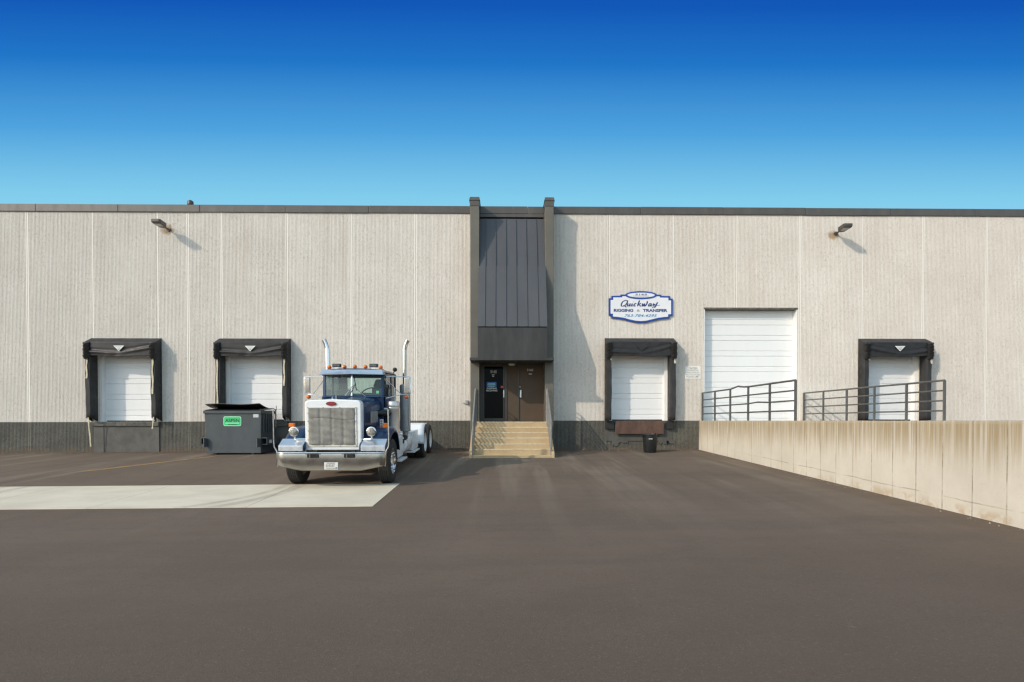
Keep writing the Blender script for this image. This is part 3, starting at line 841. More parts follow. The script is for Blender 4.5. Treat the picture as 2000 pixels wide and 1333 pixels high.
# ------------------------------------------------------------------ wall lamps
def wall_lamp(px, py, label, lean):
    X, Z = at(px, py)
    T = thing('wall_lamp', (X, 0, Z), label, 'wall lamp', 'floodlights high on the warehouse wall')
    MB().cyl((X, .01, Z), (X, -.035, Z), .075, n=14).build('wall_plate', M['lamp_bronze'], T)
    MB().tube([(X, -.02, Z), (X, -.10, Z), (X, -.2, Z+.005), (X+lean*.0, -.30, Z+.02)], .028, 8).build('arm', M['lamp_bronze'], T, smooth=40)
    def sec(y, w, z0, z1): return [(X-w, y, z0), (X+w, y, z0), (X+w, y, z1), (X-w, y, z1)]
    secs = [sec(-.24, .05, Z-.03, Z+.07), sec(-.36, .13, Z-.045, Z+.12), sec(-.72, .155, Z-.02, Z+.13), sec(-.82, .14, Z+.01, Z+.11)]
    mb = MB()
    vs = [v for q in secs for v in q]
    fs = [(3, 2, 1, 0), tuple(len(vs)-4+k for k in range(4))]
    for i in range(len(secs)-1):
        for k in range(4): fs.append((i*4+k, i*4+(k+1) % 4, i*4+4+(k+1) % 4, i*4+4+k))
    mb.add(vs, fs); hs = mb.build('housing', M['lamp_bronze'], T, bevel=.012)
    MB().hexa([(X-.11, -.70, Z-.032), (X+.11, -.70, Z-.032), (X+.10, -.48, Z-.052), (X-.10, -.48, Z-.052)],
              [(X-.11, -.70, Z-.01), (X+.11, -.70, Z-.01), (X+.10, -.48, Z-.03), (X-.10, -.48, Z-.03)]).build('lens', M['lens'], T)
wall_lamp(329.5, 449, 'bronze floodlight on wall above the two left dock doors', -1)
wall_lamp(1632, 457, 'bronze floodlight on wall above the right ramp and dock', 1)

# ------------------------------------------------------------------ signs
def offset_poly(pts, d):
    n = len(pts); out = []
    A = sum(pts[i][0]*pts[(i+1) % n][1]-pts[(i+1) % n][0]*pts[i][1] for i in range(n))
    s = 1 if A > 0 else -1
    for i in range(n):
        p0 = Vector(pts[i-1]); p1 = Vector(pts[i]); p2 = Vector(pts[(i+1) % n])
        d1 = (p1-p0).normalized(); d2 = (p2-p1).normalized()
        n1 = Vector((-d1.y, d1.x))*s; n2 = Vector((-d2.y, d2.x))*s
        k = (n1+n2); k = k/max(.3, k.dot(n1))
        out.append(tuple(p1+k*d))
    return out
def quick_sign():
    def P(zx, zy): return at(1170+zx/12.5, 555+zy/12.5, -.06)
    out = [(305,290),(525,286),(525,258),(1522,262),(1522,292),(1735,296),(1735,362),(1800,362),(1800,780),(1727,782),(1727,838),
           (1600,850),(1450,868),(1300,905),(1160,938),(1020,950),(880,938),(740,908),(590,866),(440,846),(300,834),(300,768),(240,766),(240,350),(305,350)]
    pts = [P(*q) for q in out]
    cx, cz = P(1020, 520)
    T = thing('business_sign', (cx, 0, P(0, 950)[1]), 'white and blue shaped business sign on wall above a dock door', 'sign')
    b = MB().prism(pts, -.06, -.005, 'y').build('sign_board', M['sign_blue'], T)
    inn = offset_poly(pts, .066)
    MB().prism(inn, -.064, -.061, 'y').build('sign_face', M['sign_white'], T)
    def oval(x, z, rx_, rz_, y0, y1): return MB().prism([(x+rx_*math.cos(2*math.pi*k/48), z+rz_*math.sin(2*math.pi*k/48)) for k in range(48)], y0, y1, 'y')
    ox, oz = P(1025, 275)
    ov = oval(ox, oz, 388/12.5/51*1.005, 97/12.5/51, -.078, -.0655).build('sign_oval', M['sign_blue'], T)
    oval(ox, oz, 335/12.5/51, 58/12.5/51, -.082, -.079).build('oval_face', M['sign_white'], ov)
    k = 1/12.5/51.2
    text('lettering', '5165', ox, P(0, 276)[1], -.084, 38*k, M['sign_navy'], T, width=285*k, bold=.02)
    du = MB()
    for q in range(16): du.box(P(835+q*24, 0)[0], P(835+q*24+16, 0)[0], -.0845, -.083, P(0, 304)[1], P(0, 290)[1])
    du.build('street_line', M['sign_grey'], T)
    text('lettering', 'RIGGING', P(598, 0)[0], P(0, 678)[1], -.0665, 66*k, M['sign_navy'], T, width=478*k, bold=.045)
    text('lettering', '&', P(960, 0)[0], P(0, 674)[1], -.0665, 54*k, M['sign_grey'], T, width=80*k, bold=.0)
    text('lettering', 'TRANSFER', P(1372, 0)[0], P(0, 678)[1], -.0665, 66*k, M['sign_navy'], T, width=605*k, bold=.045)
    text('lettering', '763-784-4295', P(1020, 0)[0], P(0, 803)[1], -.0665, 64*k, M['sign_cyan'], T, width=800*k, bold=.02, shear=.3)
    # brush script "Quickway", each letter a pen stroke with thick downstrokes
    strokes = [
        [(640,408),(585,430),(548,490),(545,535),(580,548),(640,520),(685,460),(690,415),(650,400),(612,418)],          # Q bowl
        [(585,525),(620,535),(655,560),(665,572)],                                                                      # Q tail
        [(712,478),(692,520),(698,542),(725,535),(757,495)], [(765,478),(745,530),(752,543),(772,535)],                 # u
        [(815,480),(795,530),(800,543),(822,532)], [(832,440),(838,436)],                                               # i
        [(905,490),(890,478),(862,500),(850,530),(862,545),(892,532)],                                                  # c
        [(990,405),(962,470),(938,545)], [(1022,472),(962,505),(985,515),(1010,545),(1030,535)],                        # k
        [(1060,478),(1058,530),(1068,543),(1105,490)], [(1110,478),(1105,530),(1118,543),(1160,495),(1178,440),(1165,425)],  # w
        [(1275,490),(1250,478),(1218,505),(1208,535),(1225,545),(1262,515)], [(1280,478),(1262,530),(1270,544),(1295,530)],  # a
        [(1335,478),(1320,515),(1330,528),(1370,495)], [(1430,450),(1395,510),(1362,568),(1320,585),(1300,570),(1370,540),(1440,525),(1490,520)],  # y
    ]
    mb = MB()
    for sidx, sk_ in enumerate(strokes):
        pts2 = [Vector(P(*q)) for q in sk_]
        # catmull-rom
        sm_ = []
        for i in range(len(pts2)-1):
            p0 = pts2[max(0, i-1)]; p1 = pts2[i]; p2 = pts2[i+1]; p3 = pts2[min(len(pts2)-1, i+2)]
            for t in range(5):
                u = t/5
                sm_.append(.5*((2*p1)+(p2-p0)*u+(2*p0-5*p1+4*p2-p3)*u*u+(3*p1-p0-3*p2+p3)*u**3))
        sm_.append(pts2[-1])
        vs = []
        for i, p in enumerate(sm_):
            d = (sm_[min(i+1, len(sm_)-1)]-sm_[max(i-1, 0)]); d = d.normalized() if d.length else Vector((1, 0))
            down = abs(d.y)
            w = (.010+.016*down)*(1 if sidx != 14 or i < 12 else .6)
            nx = Vector((-d.y, d.x))
            q0 = p+nx*w; q1 = p-nx*w
            yq = -.0665-.0002*(sidx % 4)
            vs += [(q0.x, yq, q0.y), (q1.x, yq, q1.y)]
        mb.add(vs, [(2*i, 2*i+1, 2*i+3, 2*i+2) for i in range(len(sm_)-1)])
    mb.build('script_lettering', M['sign_navy'], T)
quick_sign()

def caution_sign():
    y = -.012
    x0, z0 = at(1338, 740.3, y); x1, z1 = at(1368.8, 715.8, y)
    T = thing('caution_sign', ((x0+x1)/2, 0, z0), 'small pale caution notice between dock seal and tall white door', 'sign')
    MB().box(x0, x1, y, -.001, z0, z1).build('sign_board', M['sign_pale'], T, bevel=.004)
    xc = (x0+x1)/2
    for body, py, w, h, m in (('CAUTION', 720.8, .33, .07, 'sign_grey'), ('TRANSPORTING', 724.6, .42, .055, 'paper'), ('VEHICLE WEIGHT', 728.9, .50, .055, 'paper'),
                              ('NOT TO EXCEED', 733.2, .56, .06, 'paper'), ('POSTED LIMIT', 737.4, .50, .06, 'paper')):
        text('lettering', body, xc, az(py, y), y-.003, h, M['sign_grey'] if m == 'sign_grey' else M['sign_grey2'], T, width=w, bold=.01)
M['sign_grey2'] = mat('faded_notice_ink', (.30, .29, .27), .6)
caution_sign()

# ------------------------------------------------------------------ stairs
def stairs():
    T = thing('concrete_stairs', ((MX0+MX1)/2, -1.4, ground_z(.3, -1.4)), 'tan concrete entrance steps below the dark canopy', 'stairs')
    edges = [(-1.05, 1.117), (-1.35, .925), (-1.65, .739), (-1.95, .559), (-2.25, .365), (-2.55, .197), (-2.86, .005)]
    x0, x1 = ax(916.5, -2.8, 890), ax(1083, -2.8, 890)
    prof = [(.0-.0, -.4), (.0, 1.117)]
    for k, (y, z) in enumerate(edges):
        prof.append((y, z))
        ny = edges[k+1][1] if k+1 < len(edges) else -.4
        prof.append((y+.004, ny))
    # prism cross section in y,z
    mb = MB().prism(prof, x0+.10, x1-.10, 'x')
    mb.build('steps', M['stair'], T, bevel=.012, seg=2)
    for xa, xb in ((x0, x0+.098), (x1-.098, x1)):
        ck = MB()
        pts = [(-PP-.004, -.4), (-PP-.004, 1.02), (-1.1, .98), (-2.86, -.02+.10), (-2.92, -.4)]
        ck.prism(pts, xa, xb, 'x'); ck.build('side_curb', M['stair'], T, bevel=.015)
    # raised worn nosings
    ns = MB()
    for y, z in edges[:-1]: ns.box(x0+.11, x1-.11, y-.006, y+.07, z-.03, z+.006)
    ns.build('nosing', M['stair_nose'], T, bevel=.004)
    return x0, x1
t = NT('worn_nosing'); t.color(t.mix(t.step(t.noise(8, 5, .7), .4, .65), (.66, .56, .40), (.50, .41, .26))).set(Roughness=.85); M['stair_nose'] = t.m
stairs()
def stair_railing(xp, label):
    X = xp
    T = thing('stair_railing', (X, -1.9, .5), label, 'railing', 'metal railings beside the entrance steps')
    zt, zb = 2.31, 1.09
    y0, y1 = -1.06, -2.74
    n = 7
    for k in range(n):
        dz = k*.163
        MB().tube([(X, y0, zt-dz), (X, y1, zb-dz)], .028 if k else .030, 8).build('rail', M['stair_rail'], T, smooth=50)
        MB().tube([(X, y0, zt-dz), (X, -.75, zt-dz)], .021, 8).build('landing_rail', M['stair_rail'], T, smooth=50)
    MB().tube([(X, y1, -.05), (X, y1, zb+.01)], .032, 8).build('post', M['stair_rail'], T, smooth=50)
    MB().tube([(X, y0, 1.0), (X, y0, zt+.01)], .028, 8).build('post', M['stair_rail'], T, smooth=50)
    MB().tube([(X, -.74, 1.115), (X, -.74, zt)], .026, 8).build('post', M['stair_rail'], T, smooth=50)
stair_railing(ax(923.8, -2.74, 880), 'left metal stair railing beside the glass door')
stair_railing(ax(1076.5, -2.74, 880), 'right metal stair railing beside the brown steel door')

# ------------------------------------------------------------------ ramp
XW = ax(1365, 0, 830)
RW = thing('retaining_wall', (XW+.15, -10, -.4), 'long stained tan concrete retaining wall holding up the ramp', 'wall')
def rwall(x0, x1, y0, y1, z1):
    mb = MB().box(x0, x1, y0, y1, -1.6-z1, 0)
    o = mb.build('wall_body', M['retaining'], RW, local=True, bevel=.015)
    return o
o = rwall(XW, XW+.30, -19.6, -.002, 1.158)
o.location = Vector((0, 0, 1.158))-RW.location
XW2 = ax(1568.5, 0)-.12
RW2 = thing('far_ramp_wall', (XW2+.15, -10, -.4), 'hidden concrete wall along the far side of the ramp', 'wall')
mb = MB().box(XW2, XW2+.30, -19.6, -.002, -2.7, 0)
o = mb.build('wall_body', M['retaining'], RW2, local=True, bevel=.015); o.location = Vector((0, 0, 1.15))-RW2.location
mb = MB().prism([(-.003, 1.10), (-7, 1.09), (-19.6, .2), (-19.6, -.5), (-.003, -.5)], XW+.302, XW2-.002, 'x')
o = mb.build('ramp', M['pad']); tag(o, 'concrete ramp floor between two walls below the tall door', 'ramp', kind='structure')

def ramp_railing(X, pys, label, kink=None, zb=1.155):
    T = thing('ramp_railing', (X, pys[-1]/2, zb), label, 'railing', 'grey pipe railings along the ramp edges')
    H = 1.06
    for y in pys:
        MB().tube([(X, y, zb-.02), (X, y, zb+H)], .036, 4).build('post', M['rail'], T)
    for k in range(4):
        z = zb+H-.265*k
        pts = [(X, pys[0], z)]
        ys = [pys[0]]
        if kink and k == 0:
            pts += [(X, pys[2]-.02, z-.0), (X, pys[2]-.62, z+.062), (X, pys[2]-1.05, z+.012), (X, pys[3]-.1, z)]
        elif kink and k == 2:
            pts += [(X, pys[3], z), (X, pys[3]-.65, z+.03), (X, pys[4]+.1, z)]
        else:
            pts += [(X, y, z+random.uniform(-.004, .004)) for y in pys[1:-1]]
        pts.append((X, pys[-1], z))
        MB().tube(pts, .027 if k == 0 else .022, 8).build('rail', M['rail'], T, smooth=50)
u0 = 386.
PYS = [-.06]+[-(21-21*386/u) for u in (411.8, 442, 477.3, 519.8, 570.5)]
ramp_railing(ax(1370.8, 0), PYS, 'grey ramp railing with bent top rail before the tall white door', kink=True)
PYS2 = [-.06]+[-(21-21*583.5/u) for u in (623.6, 669.8, 724.2, 787.8, 862.9)]
ramp_railing(ax(1568.5, 0), PYS2, 'straight grey ramp railing before the right dock seal')

# ------------------------------------------------------------------ bin
def trash_bin():
    y = -1.12
    x = ax(1269.5, y, 870); z0 = ground_z(x, y)
    T = thing('trash_can', (x, y, z0), 'round black plastic trash can below the rusty leveler plate', 'trash can')
    MB().lathe((x, y, z0), (0, 0, 1), [(.215, 0), (.225, .02), (.262, .50), (.268, .51), (.268, .53), (.262, .535), (.272, .63), (.295, .635), (.295, .67), (.275, .675), (.25, .62), (.2, .05)], 32, close=False).add([], [])
    mb = MB().lathe((x, y, z0), (0, 0, 1), [(.02, .0), (.215, 0), (.225, .02), (.262, .50), (.272, .505), (.272, .525), (.264, .53), (.274, .63), (.297, .635), (.297, .665), (.275, .67), (.25, .60), (.2, .06), (.02, .05)], 32)
    mb.build('bin_body', M['bin'], T, smooth=40)
    for s in (-1, 1):
        MB().tube([(x+s*.27, y-.08, z0+.60), (x+s*.33, y-.07, z0+.57), (x+s*.335, y+.07, z0+.57), (x+s*.27, y+.08, z0+.60)], .016, 6).build('handle', M['bin'], T, smooth=40)
    lb = MB()
    for q in range(6):
        a = -.42+q*.085
        r = .272
        lb.prism([(x+r*math.sin(a), y-r*math.cos(a)), (x+r*math.sin(a+.065), y-r*math.cos(a+.065)), (x+(r+.004)*math.sin(a+.065), y-(r+.004)*math.cos(a+.065)), (x+(r+.004)*math.sin(a), y-(r+.004)*math.cos(a))], z0+.487, z0+.512, 'z')
    lb.build('moulded_mark', M['letter_white'], T)
    bg = MB()
    def bf(u, v):
        a = 2*math.pi*u; r = .10+.165*v
        return (x+r*math.cos(a), y+r*math.sin(a), z0+.66+.035*math.sin(5*a+1)*(.4+v*.3)+.03*math.sin(11*a)*v*.6-(.04*(1-v)))
    bg.grid(bf, 36, 5); bg.build('liner_bag', M['vinyl'], T, smooth=40)
trash_bin()

# ------------------------------------------------------------------ dumpster
def dumpster():
    yf, yb = -1.28, -.14
    xl, xr = ax(399.2, yf, 830), ax(509.9, yf, 830)
    zg = ground_z((xl+xr)/2, yf)
    zrim = az(802.5, yf, 450)
    T = thing('dumpster', ((xl+xr)/2, (yf+yb)/2, zg), 'slate grey metal dumpster with green placard and propped black lid', 'dumpster')
    tp = .085
    zb = zg+.055
    zt = zrim-.02
    zrear = zt+.05
    bd_ = MB().hexa([(xl+tp, yf, zb), (xr-.012, yf, zb), (xr-.012, yb, zb), (xl+tp, yb, zb)], [(xl, yf, zt), (xr, yf, zt), (xr, yb, zrear), (xl, yb, zrear)])
    body = bd_.build('body', M['dump'], T, bevel=.012)
    rim = MB().box(xl-.025, xr+.02, yf-.04, yf+.03, zt-.085, zt+.015).box(xr-.03, xr+.03, yf+.031, yb, zt-.085, zt+.02).box(xl-.035, xl+.03, yf+.031, yb, zt-.085, zt+.02)
    rim.build('rim', M['dump'], T, bevel=.01)
    MB().box(xl+tp-.01, xr-.005, yf-.022, yf-.0005, zb+.005, zb+.115).build('skid_band', M['dump'], T, bevel=.005)
    for px in (420, 493.5):
        xx = ax(px, yf, 885)
        MB().box(xx-.05, xx+.05, yf-.005, yf+.2, zg-.002, zb+.01).box(xx-.05, xx+.05, yb-.2, yb, zg-.01, zb+.01).build('foot', M['rubber'], T, bevel=.006)
    # side stiffeners and fork sleeves
    rb = MB()
    for k in range(5):
        yy = yf+.12+k*.2
        rb.box(xr+.0, xr+.045, yy, yy+.055, zt-.75, zt-.09)
    rb.build('side_rib', M['dump'], T, bevel=.006)
    for s in (-1, 1):
        xa, xb = (xr-.005, xr+.20) if s > 0 else (xl+.05-.19, xl+.055)
        z0, z1 = zb+.30, zb+.56
        sl = MB()
        sl.box(xa, xb, yf+.02, yb-.02, z1-.03, z1); sl.box(xa, xb, yf+.02, yb-.02, z0, z0+.03)
        xo = xb-.02 if s > 0 else xa
        sl.box(xo, xo+.02, yf+.02, yb-.02, z0+.031, z1-.031)
        sl.build('fork_sleeve', M['dump'], T, bevel=.004)
        MB().box(xa+.012, xb-.012, yf+.3, yf+.32, z0+.032, z1-.032).build('sleeve_gap', M['black_gap'], T)
        # bent guide plate at the front
        xg = xr-.125 if s > 0 else xl+.02
        gp = MB().hexa([(xg, yf-.13, zb+.21), (xg+.05, yf-.16, zb+.21), (xg+.11, yf-.005, zb+.25), (xg+.05, yf-.005, zb+.25)],
                       [(xg, yf-.13, zb+.55), (xg+.05, yf-.16, zb+.55), (xg+.11, yf-.005, zb+.52), (xg+.05, yf-.005, zb+.52)])
        gp.build('guide_plate', M['dump'], T, bevel=.006)
    MB().box(xr+.201, xr+.204, yf+.2, yf+.42, zb+.36, zb+.47).build('sleeve_label', M['paper'], T)
    # ribbed closed lid sloping up to the hinge
    zl0, zl1 = zt+.02, zt+.125
    def lf(u, v):
        x = xl-.01+(xr-xl+.02)*u
        rib = .022*(1 if (u*22) % 1 < .45 else 0)
        return (x, yf-.01+(yb+.02-yf)*v, zl0+(zl1-zl0)*v+rib*min(1, min(v, 1-v)*12))
    MB().grid(lf, 132, 8).build('lid', M['dump_lid'], T, solid=.012)
    # second lid, hinged at the back and propped so its front edge stands clear
    x0, x1 = ax(417, yb, 797), ax(527, yb, 797)
    xf0, xf1 = ax(400.5, yf+.12, 790), ax(507, yf+.12, 790)
    zf0, zf1 = az(789.6, yf+.12, 400), az(788.6, yf+.12, 507)
    zb0, zb1 = az(797.5, yb, 417), az(798, yb, 527)
    mb = MB()
    def l2(u, v):
        A = Vector((xf0, yf+.12, zf0)).lerp(Vector((xf1, yf+.12, zf1)), u)
        B = Vector((x0, yb, zb0)).lerp(Vector((x1, yb, zb1)), u)
        p = A.lerp(B, v); p.z += .018*math.sin(u*7)*(1-v)-.02*math.sin(math.pi*v)
        return p
    mb.grid(l2, 24, 8); lid2 = mb.build('propped_lid', M['dump_lid'], T, solid=.016)
    # hinge rods and back plate
    xp0, xp1 = xr+.03, ax(541, yb, 810)
    MB().box(xp0, xp1-.03, yb-.02, yb+.03, az(835, yb), az(801.5, yb)).build('back_plate', M['muffler'], T, bevel=.004)
    MB().tube([(xr-.05, yb-.03, az(801, yb)), (xp1, yb-.03, az(801, yb))], .018, 8).build('hinge_rod', M['dump'], T)
    MB().tube([(ax(540, yb), yb-.03, az(802, yb)), (ax(540, yb), yb-.03, az(793, yb))], .010, 6).build('hinge_pin', M['dump'], T)
    MB().tube([(xr-.02, yf, zt), (xr-.02, yf, zt+.09)], .010, 6).build('hinge_pin', M['dump'], T)
    # placard
    px0, pz0 = at(436.5, 832.6, yf-.012); px1, pz1 = at(471, 813.8, yf-.012)
    def rr(x0, x1, z0, z1, r):
        pts = []
        for cx, cz, a0 in ((x1-r, z1-r, 0), (x0+r, z1-r, 90), (x0+r, z0+r, 180), (x1-r, z0+r, 270)):
            for k in range(6): pts.append((cx+r*math.cos(R(a0+18*k)), cz+r*math.sin(R(a0+18*k))))
        return pts
    pl = MB().prism(rr(px0, px1, pz0, pz1, .06), yf-.012, yf-.001, 'y').build('placard', M['pale_green'], T)
    MB().prism(rr(px0+.022, px1-.022, pz0+.022, pz1-.022, .045), yf-.016, yf-.013, 'y').build('placard_face', M['green'], pl)
    text('lettering', 'ASPEN', (px0+px1)/2, az(824.6, yf), yf-.018, .115, M['ink'], pl, width=.50, bold=.018)
    MB().box(px0+.07, px1-.07, yf-.019, yf-.017, az(827.6, yf), az(826.2, yf)).build('placard_rule', M['pale_green'], pl)
    dm = MB()
    for q in range(9): dm.box(px0+.16+q*.038, px0+.16+q*.038+.028, yf-.019, yf-.017, az(829.9, yf), az(828.5, yf))
    dm.build('small_print', M['ink'], pl)
    a, b = at(494.5, 815.8, yf-.006); c, d = at(504.8, 809.2, yf-.006)
    MB().box(a, c, yf-.006, yf-.0005, b, d).build('sticker', M['paper'], T)
dumpster()

# ------------------------------------------------------------------ truck (local: -y forward, z up, origin on the ground under the front axle)
def truck():
    oy = -7.8; ox = -3.85
    oz = -.335
    T = thing('semi_truck', (ox, oy, oz), 'dark blue semi truck tractor with white grille surround and twin exhaust stacks', 'truck')
    T.rotation_euler = (math.atan(.046), 0, 0)
    def B(mb, name, m, parent=T, **k): return mb.build(name, M[m], parent, local=True, **k)
    # --- frame
    fr = MB().box(-.47, -.38, -.72, 7.35, .62, .90).box(.38, .47, -.72, 7.35, .62, .90)
    for y in (.9, 2.6, 4.3, 6., 7.2): fr.box(-.379, .379, y, y+.12, .66, .86)
    fr.box(-.12, .12, .0, 6.6, .52, .62)
    fr.cyl((-1., 0, .52), (1., 0, .52), .06); fr.cyl((-.9, 5.35, .52), (.9, 5.35, .52), .10); fr.cyl((-.9, 6.65, .52), (.9, 6.65, .52), .10)
    B(fr, 'frame', 'black_metal')
    eng = MB().box(-.36, .36, -.45, .85, .55, 1.25)
    B(eng, 'engine_block', 'black_metal', bevel=.03)
    # --- bumper
    def bf(u, v):
        x = -1.225+2.45*u
        e = clamp((abs(x)-1.05)/.175, 0, 1)
        y = -.97+.09*e*e
        low = .425 if abs(x) < .66 else .425+(abs(x)-.66)/.555*.115
        z = low+(.832-low)*v
        return (x, y-.012*math.sin(math.pi*v), z)
    bp = B(MB().grid(bf, 60, 8), 'bumper', 'bumper_chrome', smooth=40, solid=.02)
    B(MB().tube([(bf(u/40, 1)[0], bf(u/40, 1)[1]-.004, .832) for u in range(41)], .012, 8), 'bumper_lip', 'chrome', bp, smooth=60)
    for x0, x1 in ((-.51, -.262), (.302, .54)):
        B(MB().box(x0, x1, -1.0, -.984, .718, .806), 'tow_pocket', 'black_gap', bp)
        q = MB()
        q.box(x0+.05, x0+.075, -1.006, -1.001, .725, .80)
        for a_ in (x0-.03, x1+.03):
            for z in (.715, .80): q.cyl((a_, -.98, z), (a_, -.997, z), .011, n=8)
        B(q, 'tow_bolt', 'chrome', bp)
    pl = B(MB().box(-.135, .17, -1.004, -.985, .458, .618), 'licence_plate', 'plate_white', bp, bevel=.004)
    q = MB()
    for k in range(6): q.box(-.075+k*.03, -.05+k*.03, -1.007, -1.005, .594, .607)
    for k in range(7): q.box(-.085+k*.029, -.065+k*.029, -1.007, -1.005, .482, .494)
    for k in range(6):
        q.box(-.09+k*.033, -.082+k*.033, -1.007, -1.005, .515, .575); q.box(-.09+k*.033, -.07+k*.033, -1.0071, -1.0051, .515+.025*(k % 3), .523+.025*(k % 3))
    B(q, 'plate_marks', 'plate_ink', pl)
    B(MB().box(.113, .155, -1.007, -1.005, .478, .51), 'plate_tab', 'plate_blue', pl)
    for s in (-1, 1):
        g = MB().tube([(s*1.19, -.90, .515), (s*1.205, -.90, .80), (s*1.215, -.90, .86), (s*1.265, -.90, .95), (s*1.275, -.90, 1.02), (s*1.27, -.90, 1.60), (s*1.268, -.90, 1.79)], .014, 8)
        B(g, 'bumper_guide_pole', 'steel', smooth=50)
    # --- grille shell
    def shell(w, z0, z1, r, n=7, crown=.022):
        pts = [(-w, z0), (w, z0)]
        for k in range(n+1):
            a = R(90*k/n); pts.append((w-r+r*math.cos(a), z1-r+r*math.sin(a)))
        pts.append((0, z1+crown))
        for k in range(n+1):
            a = R(90+90*k/n); pts.append((-w+r+r*math.cos(a), z1-r+r*math.sin(a)))
        return pts
    gs = B(MB().prism(shell(.632, .862, 1.99, .10), -.75, -.52, 'y'), 'grille_shell', 'truck_white', bevel=.025, seg=3, smooth=40)
    fs = MB()
    x0, x1, z0, z1 = -.565, .53, .945, 1.835
    for a_ in ((x0, x1, z1-.022, z1), (x0, x1, z0, z0+.05)): fs.box(a_[0], a_[1], -.768, -.751, a_[2], a_[3])
    for a_ in ((x0, x0+.028), (x1-.035, x1)): fs.box(a_[0], a_[1], -.768, -.751, z0+.051, z1-.023)
    B(fs, 'cover_border', 'cream', gs, bevel=.005)
    sn = MB()
    for x in (x0+.012, -.21, .16, x1-.012):
        for z in (z1-.01, z0+.02): sn.cyl((x, -.768, z), (x, -.776, z), .012, n=8)
    for x in (x0+.012, x1-.012):
        for z in (1.10, 1.30, 1.52, 1.70): sn.cyl((x, -.768, z), (x, -.776, z), .012, n=8)
    B(sn, 'snap', 'muffler', gs)
    rg = random.Random(2)
    def cf(u, v):
        x = x0+.03+(x1-x0-.066)*u; z = z0+.05+(z1-z0-.075)*v
        seam = min(abs(u-k/4.) for k in range(5))
        y = -.772-.016*(1-math.exp(-(seam/.03)**2))
        y -= .006*math.sin(u*9+v*5)*math.sin(v*11+u*3)+.004*math.sin(v*31+u*7)
        y += .014*math.exp(-((v-.70-.03*math.sin(u*6))/.018)**2)
        return (x, y, z)
    B(MB().grid(cf, 64, 48), 'radiator_cover', 'quilt', gs, smooth=60, solid=.006)
    bo = MB().prism([(-.03+.115*math.cos(2*math.pi*k/32), 1.912+.045*math.sin(2*math.pi*k/32)) for k in range(32)], -.768, -.751, 'y')
    bo = B(bo, 'badge', 'badge_red', gs, bevel=.004)
    q = MB()
    for k in range(32):
        a, b = 2*math.pi*k/32, 2*math.pi*(k+1)/32
        P_ = lambda t_, f: (-.03+.115*f*math.cos(t_), 1.912+.045*f*math.sin(t_))
        q.prism([P_(a, 1.0), P_(b, 1.0), P_(b, .86), P_(a, .86)], -.7725, -.769, 'y')
    B(q, 'badge_rim', 'dark_red', bo)
    q = MB()
    for k in range(9):
        q.tube([(-.11+k*.02, -.7715, 1.900), (-.102+k*.02, -.7715, 1.922 if k not in (0, 4, 6) else 1.932)], .0035, 4)
    B(q, 'badge_script', 'red_pale', bo)
    B(MB().tube([(-.03, -.66, 2.0), (-.03, -.68, 2.05), (-.03, -.64, 2.075)], [.018, .012, .006], 8), 'hood_ornament', 'chrome', gs, smooth=60)
    # --- hood
    def hf(u, v):
        y = -.52+1.42*v
        w = .60+.13*v
        zt = 1.965+.085*v; zb = 1.13
        t_ = u
        pts = [(-w-.01, zb), (-w, zt-.22), (-w+.035, zt-.09), (-w+.12, zt-.025), (-.3, zt+.015), (0, zt+.03), (.3, zt+.015), (w-.12, zt-.025), (w-.035, zt-.09), (w, zt-.22), (w+.01, zb)]
        k = t_*(len(pts)-1); k0 = min(len(pts)-2, int(k)); f = k-k0
        return (pts[k0][0]+(pts[k0+1][0]-pts[k0][0])*f, y, pts[k0][1]+(pts[k0+1][1]-pts[k0][1])*f)
    hd = B(MB().grid(hf, 20, 8), 'hood', 'blue', smooth=45, solid=.01)
    B(MB().box(-.012, .012, -.5, .88, 1.985, 2.09), 'hood_hinge', 'chrome', hd, bevel=.003)
    # louvres panel and warning decal on the hood side
    lv = MB()
    for k in range(6): lv.box(.735, .75, -.3+k*.12, -.24+k*.12, 1.45, 1.72)
    B(lv, 'hood_louvre', 'muffler', hd)
    # --- fenders
    outer = [(-.84, .855), (-.84, .98), (-.78, 1.03), (-.60, 1.12), (-.40, 1.24), (-.15, 1.335), (.12, 1.37), (.42, 1.33), (.66, 1.19), (.82, .98), (.90, .72)]
    inner = [(.84, .72), (.76, .93), (.60, 1.10), (.38, 1.22), (.10, 1.26), (-.15, 1.225), (-.38, 1.13), (-.55, 1.0), (-.66, .855)]
    for s in (-1, 1):
        mb = MB()
        nn = 9
        xs = [(.60, 0), (1.02, 0), (1.10, -.012), (1.16, -.04), (1.195, -.10), (1.205, -.17)]
        rows = []
        for x, drop in xs:
            row = []
            for (y, z) in outer:
                cy, cz = .05, .62
                d = Vector((y-cy, z-cz)); L = d.length
                d = d*((L+drop*.9)/L)
                row.append((s*x, cy+d.x, max(.72, cz+d.y)))
            rows.append(row)
        m_ = len(outer)
        vs = [p for r_ in rows for p in r_]
        fs_ = [(i*m_+k, i*m_+k+1, (i+1)*m_+k+1, (i+1)*m_+k) for i in range(len(rows)-1) for k in range(m_-1)]
        mb.add(vs, fs_)
        fd = B(mb, 'fender', 'blue', smooth=50, solid=.015)
        cap = MB()
        xi, xo = (.645, 1.185)
        cap.prism([(-.885, .853), (-.885, .975), (-.63, 1.115), (-.60, 1.105), (-.85, .965), (-.85, .853)], s*xi, s*xo, 'x')
        B(cap, 'fender_cap', 'visor', fd, bevel=.008)
        if s > 0 or s < 0:
            B(MB().box(min(s*.5, s*.63), max(s*.5, s*.63), -.70, .6, .80, 1.22), 'inner_panel', 'black_metal', fd)
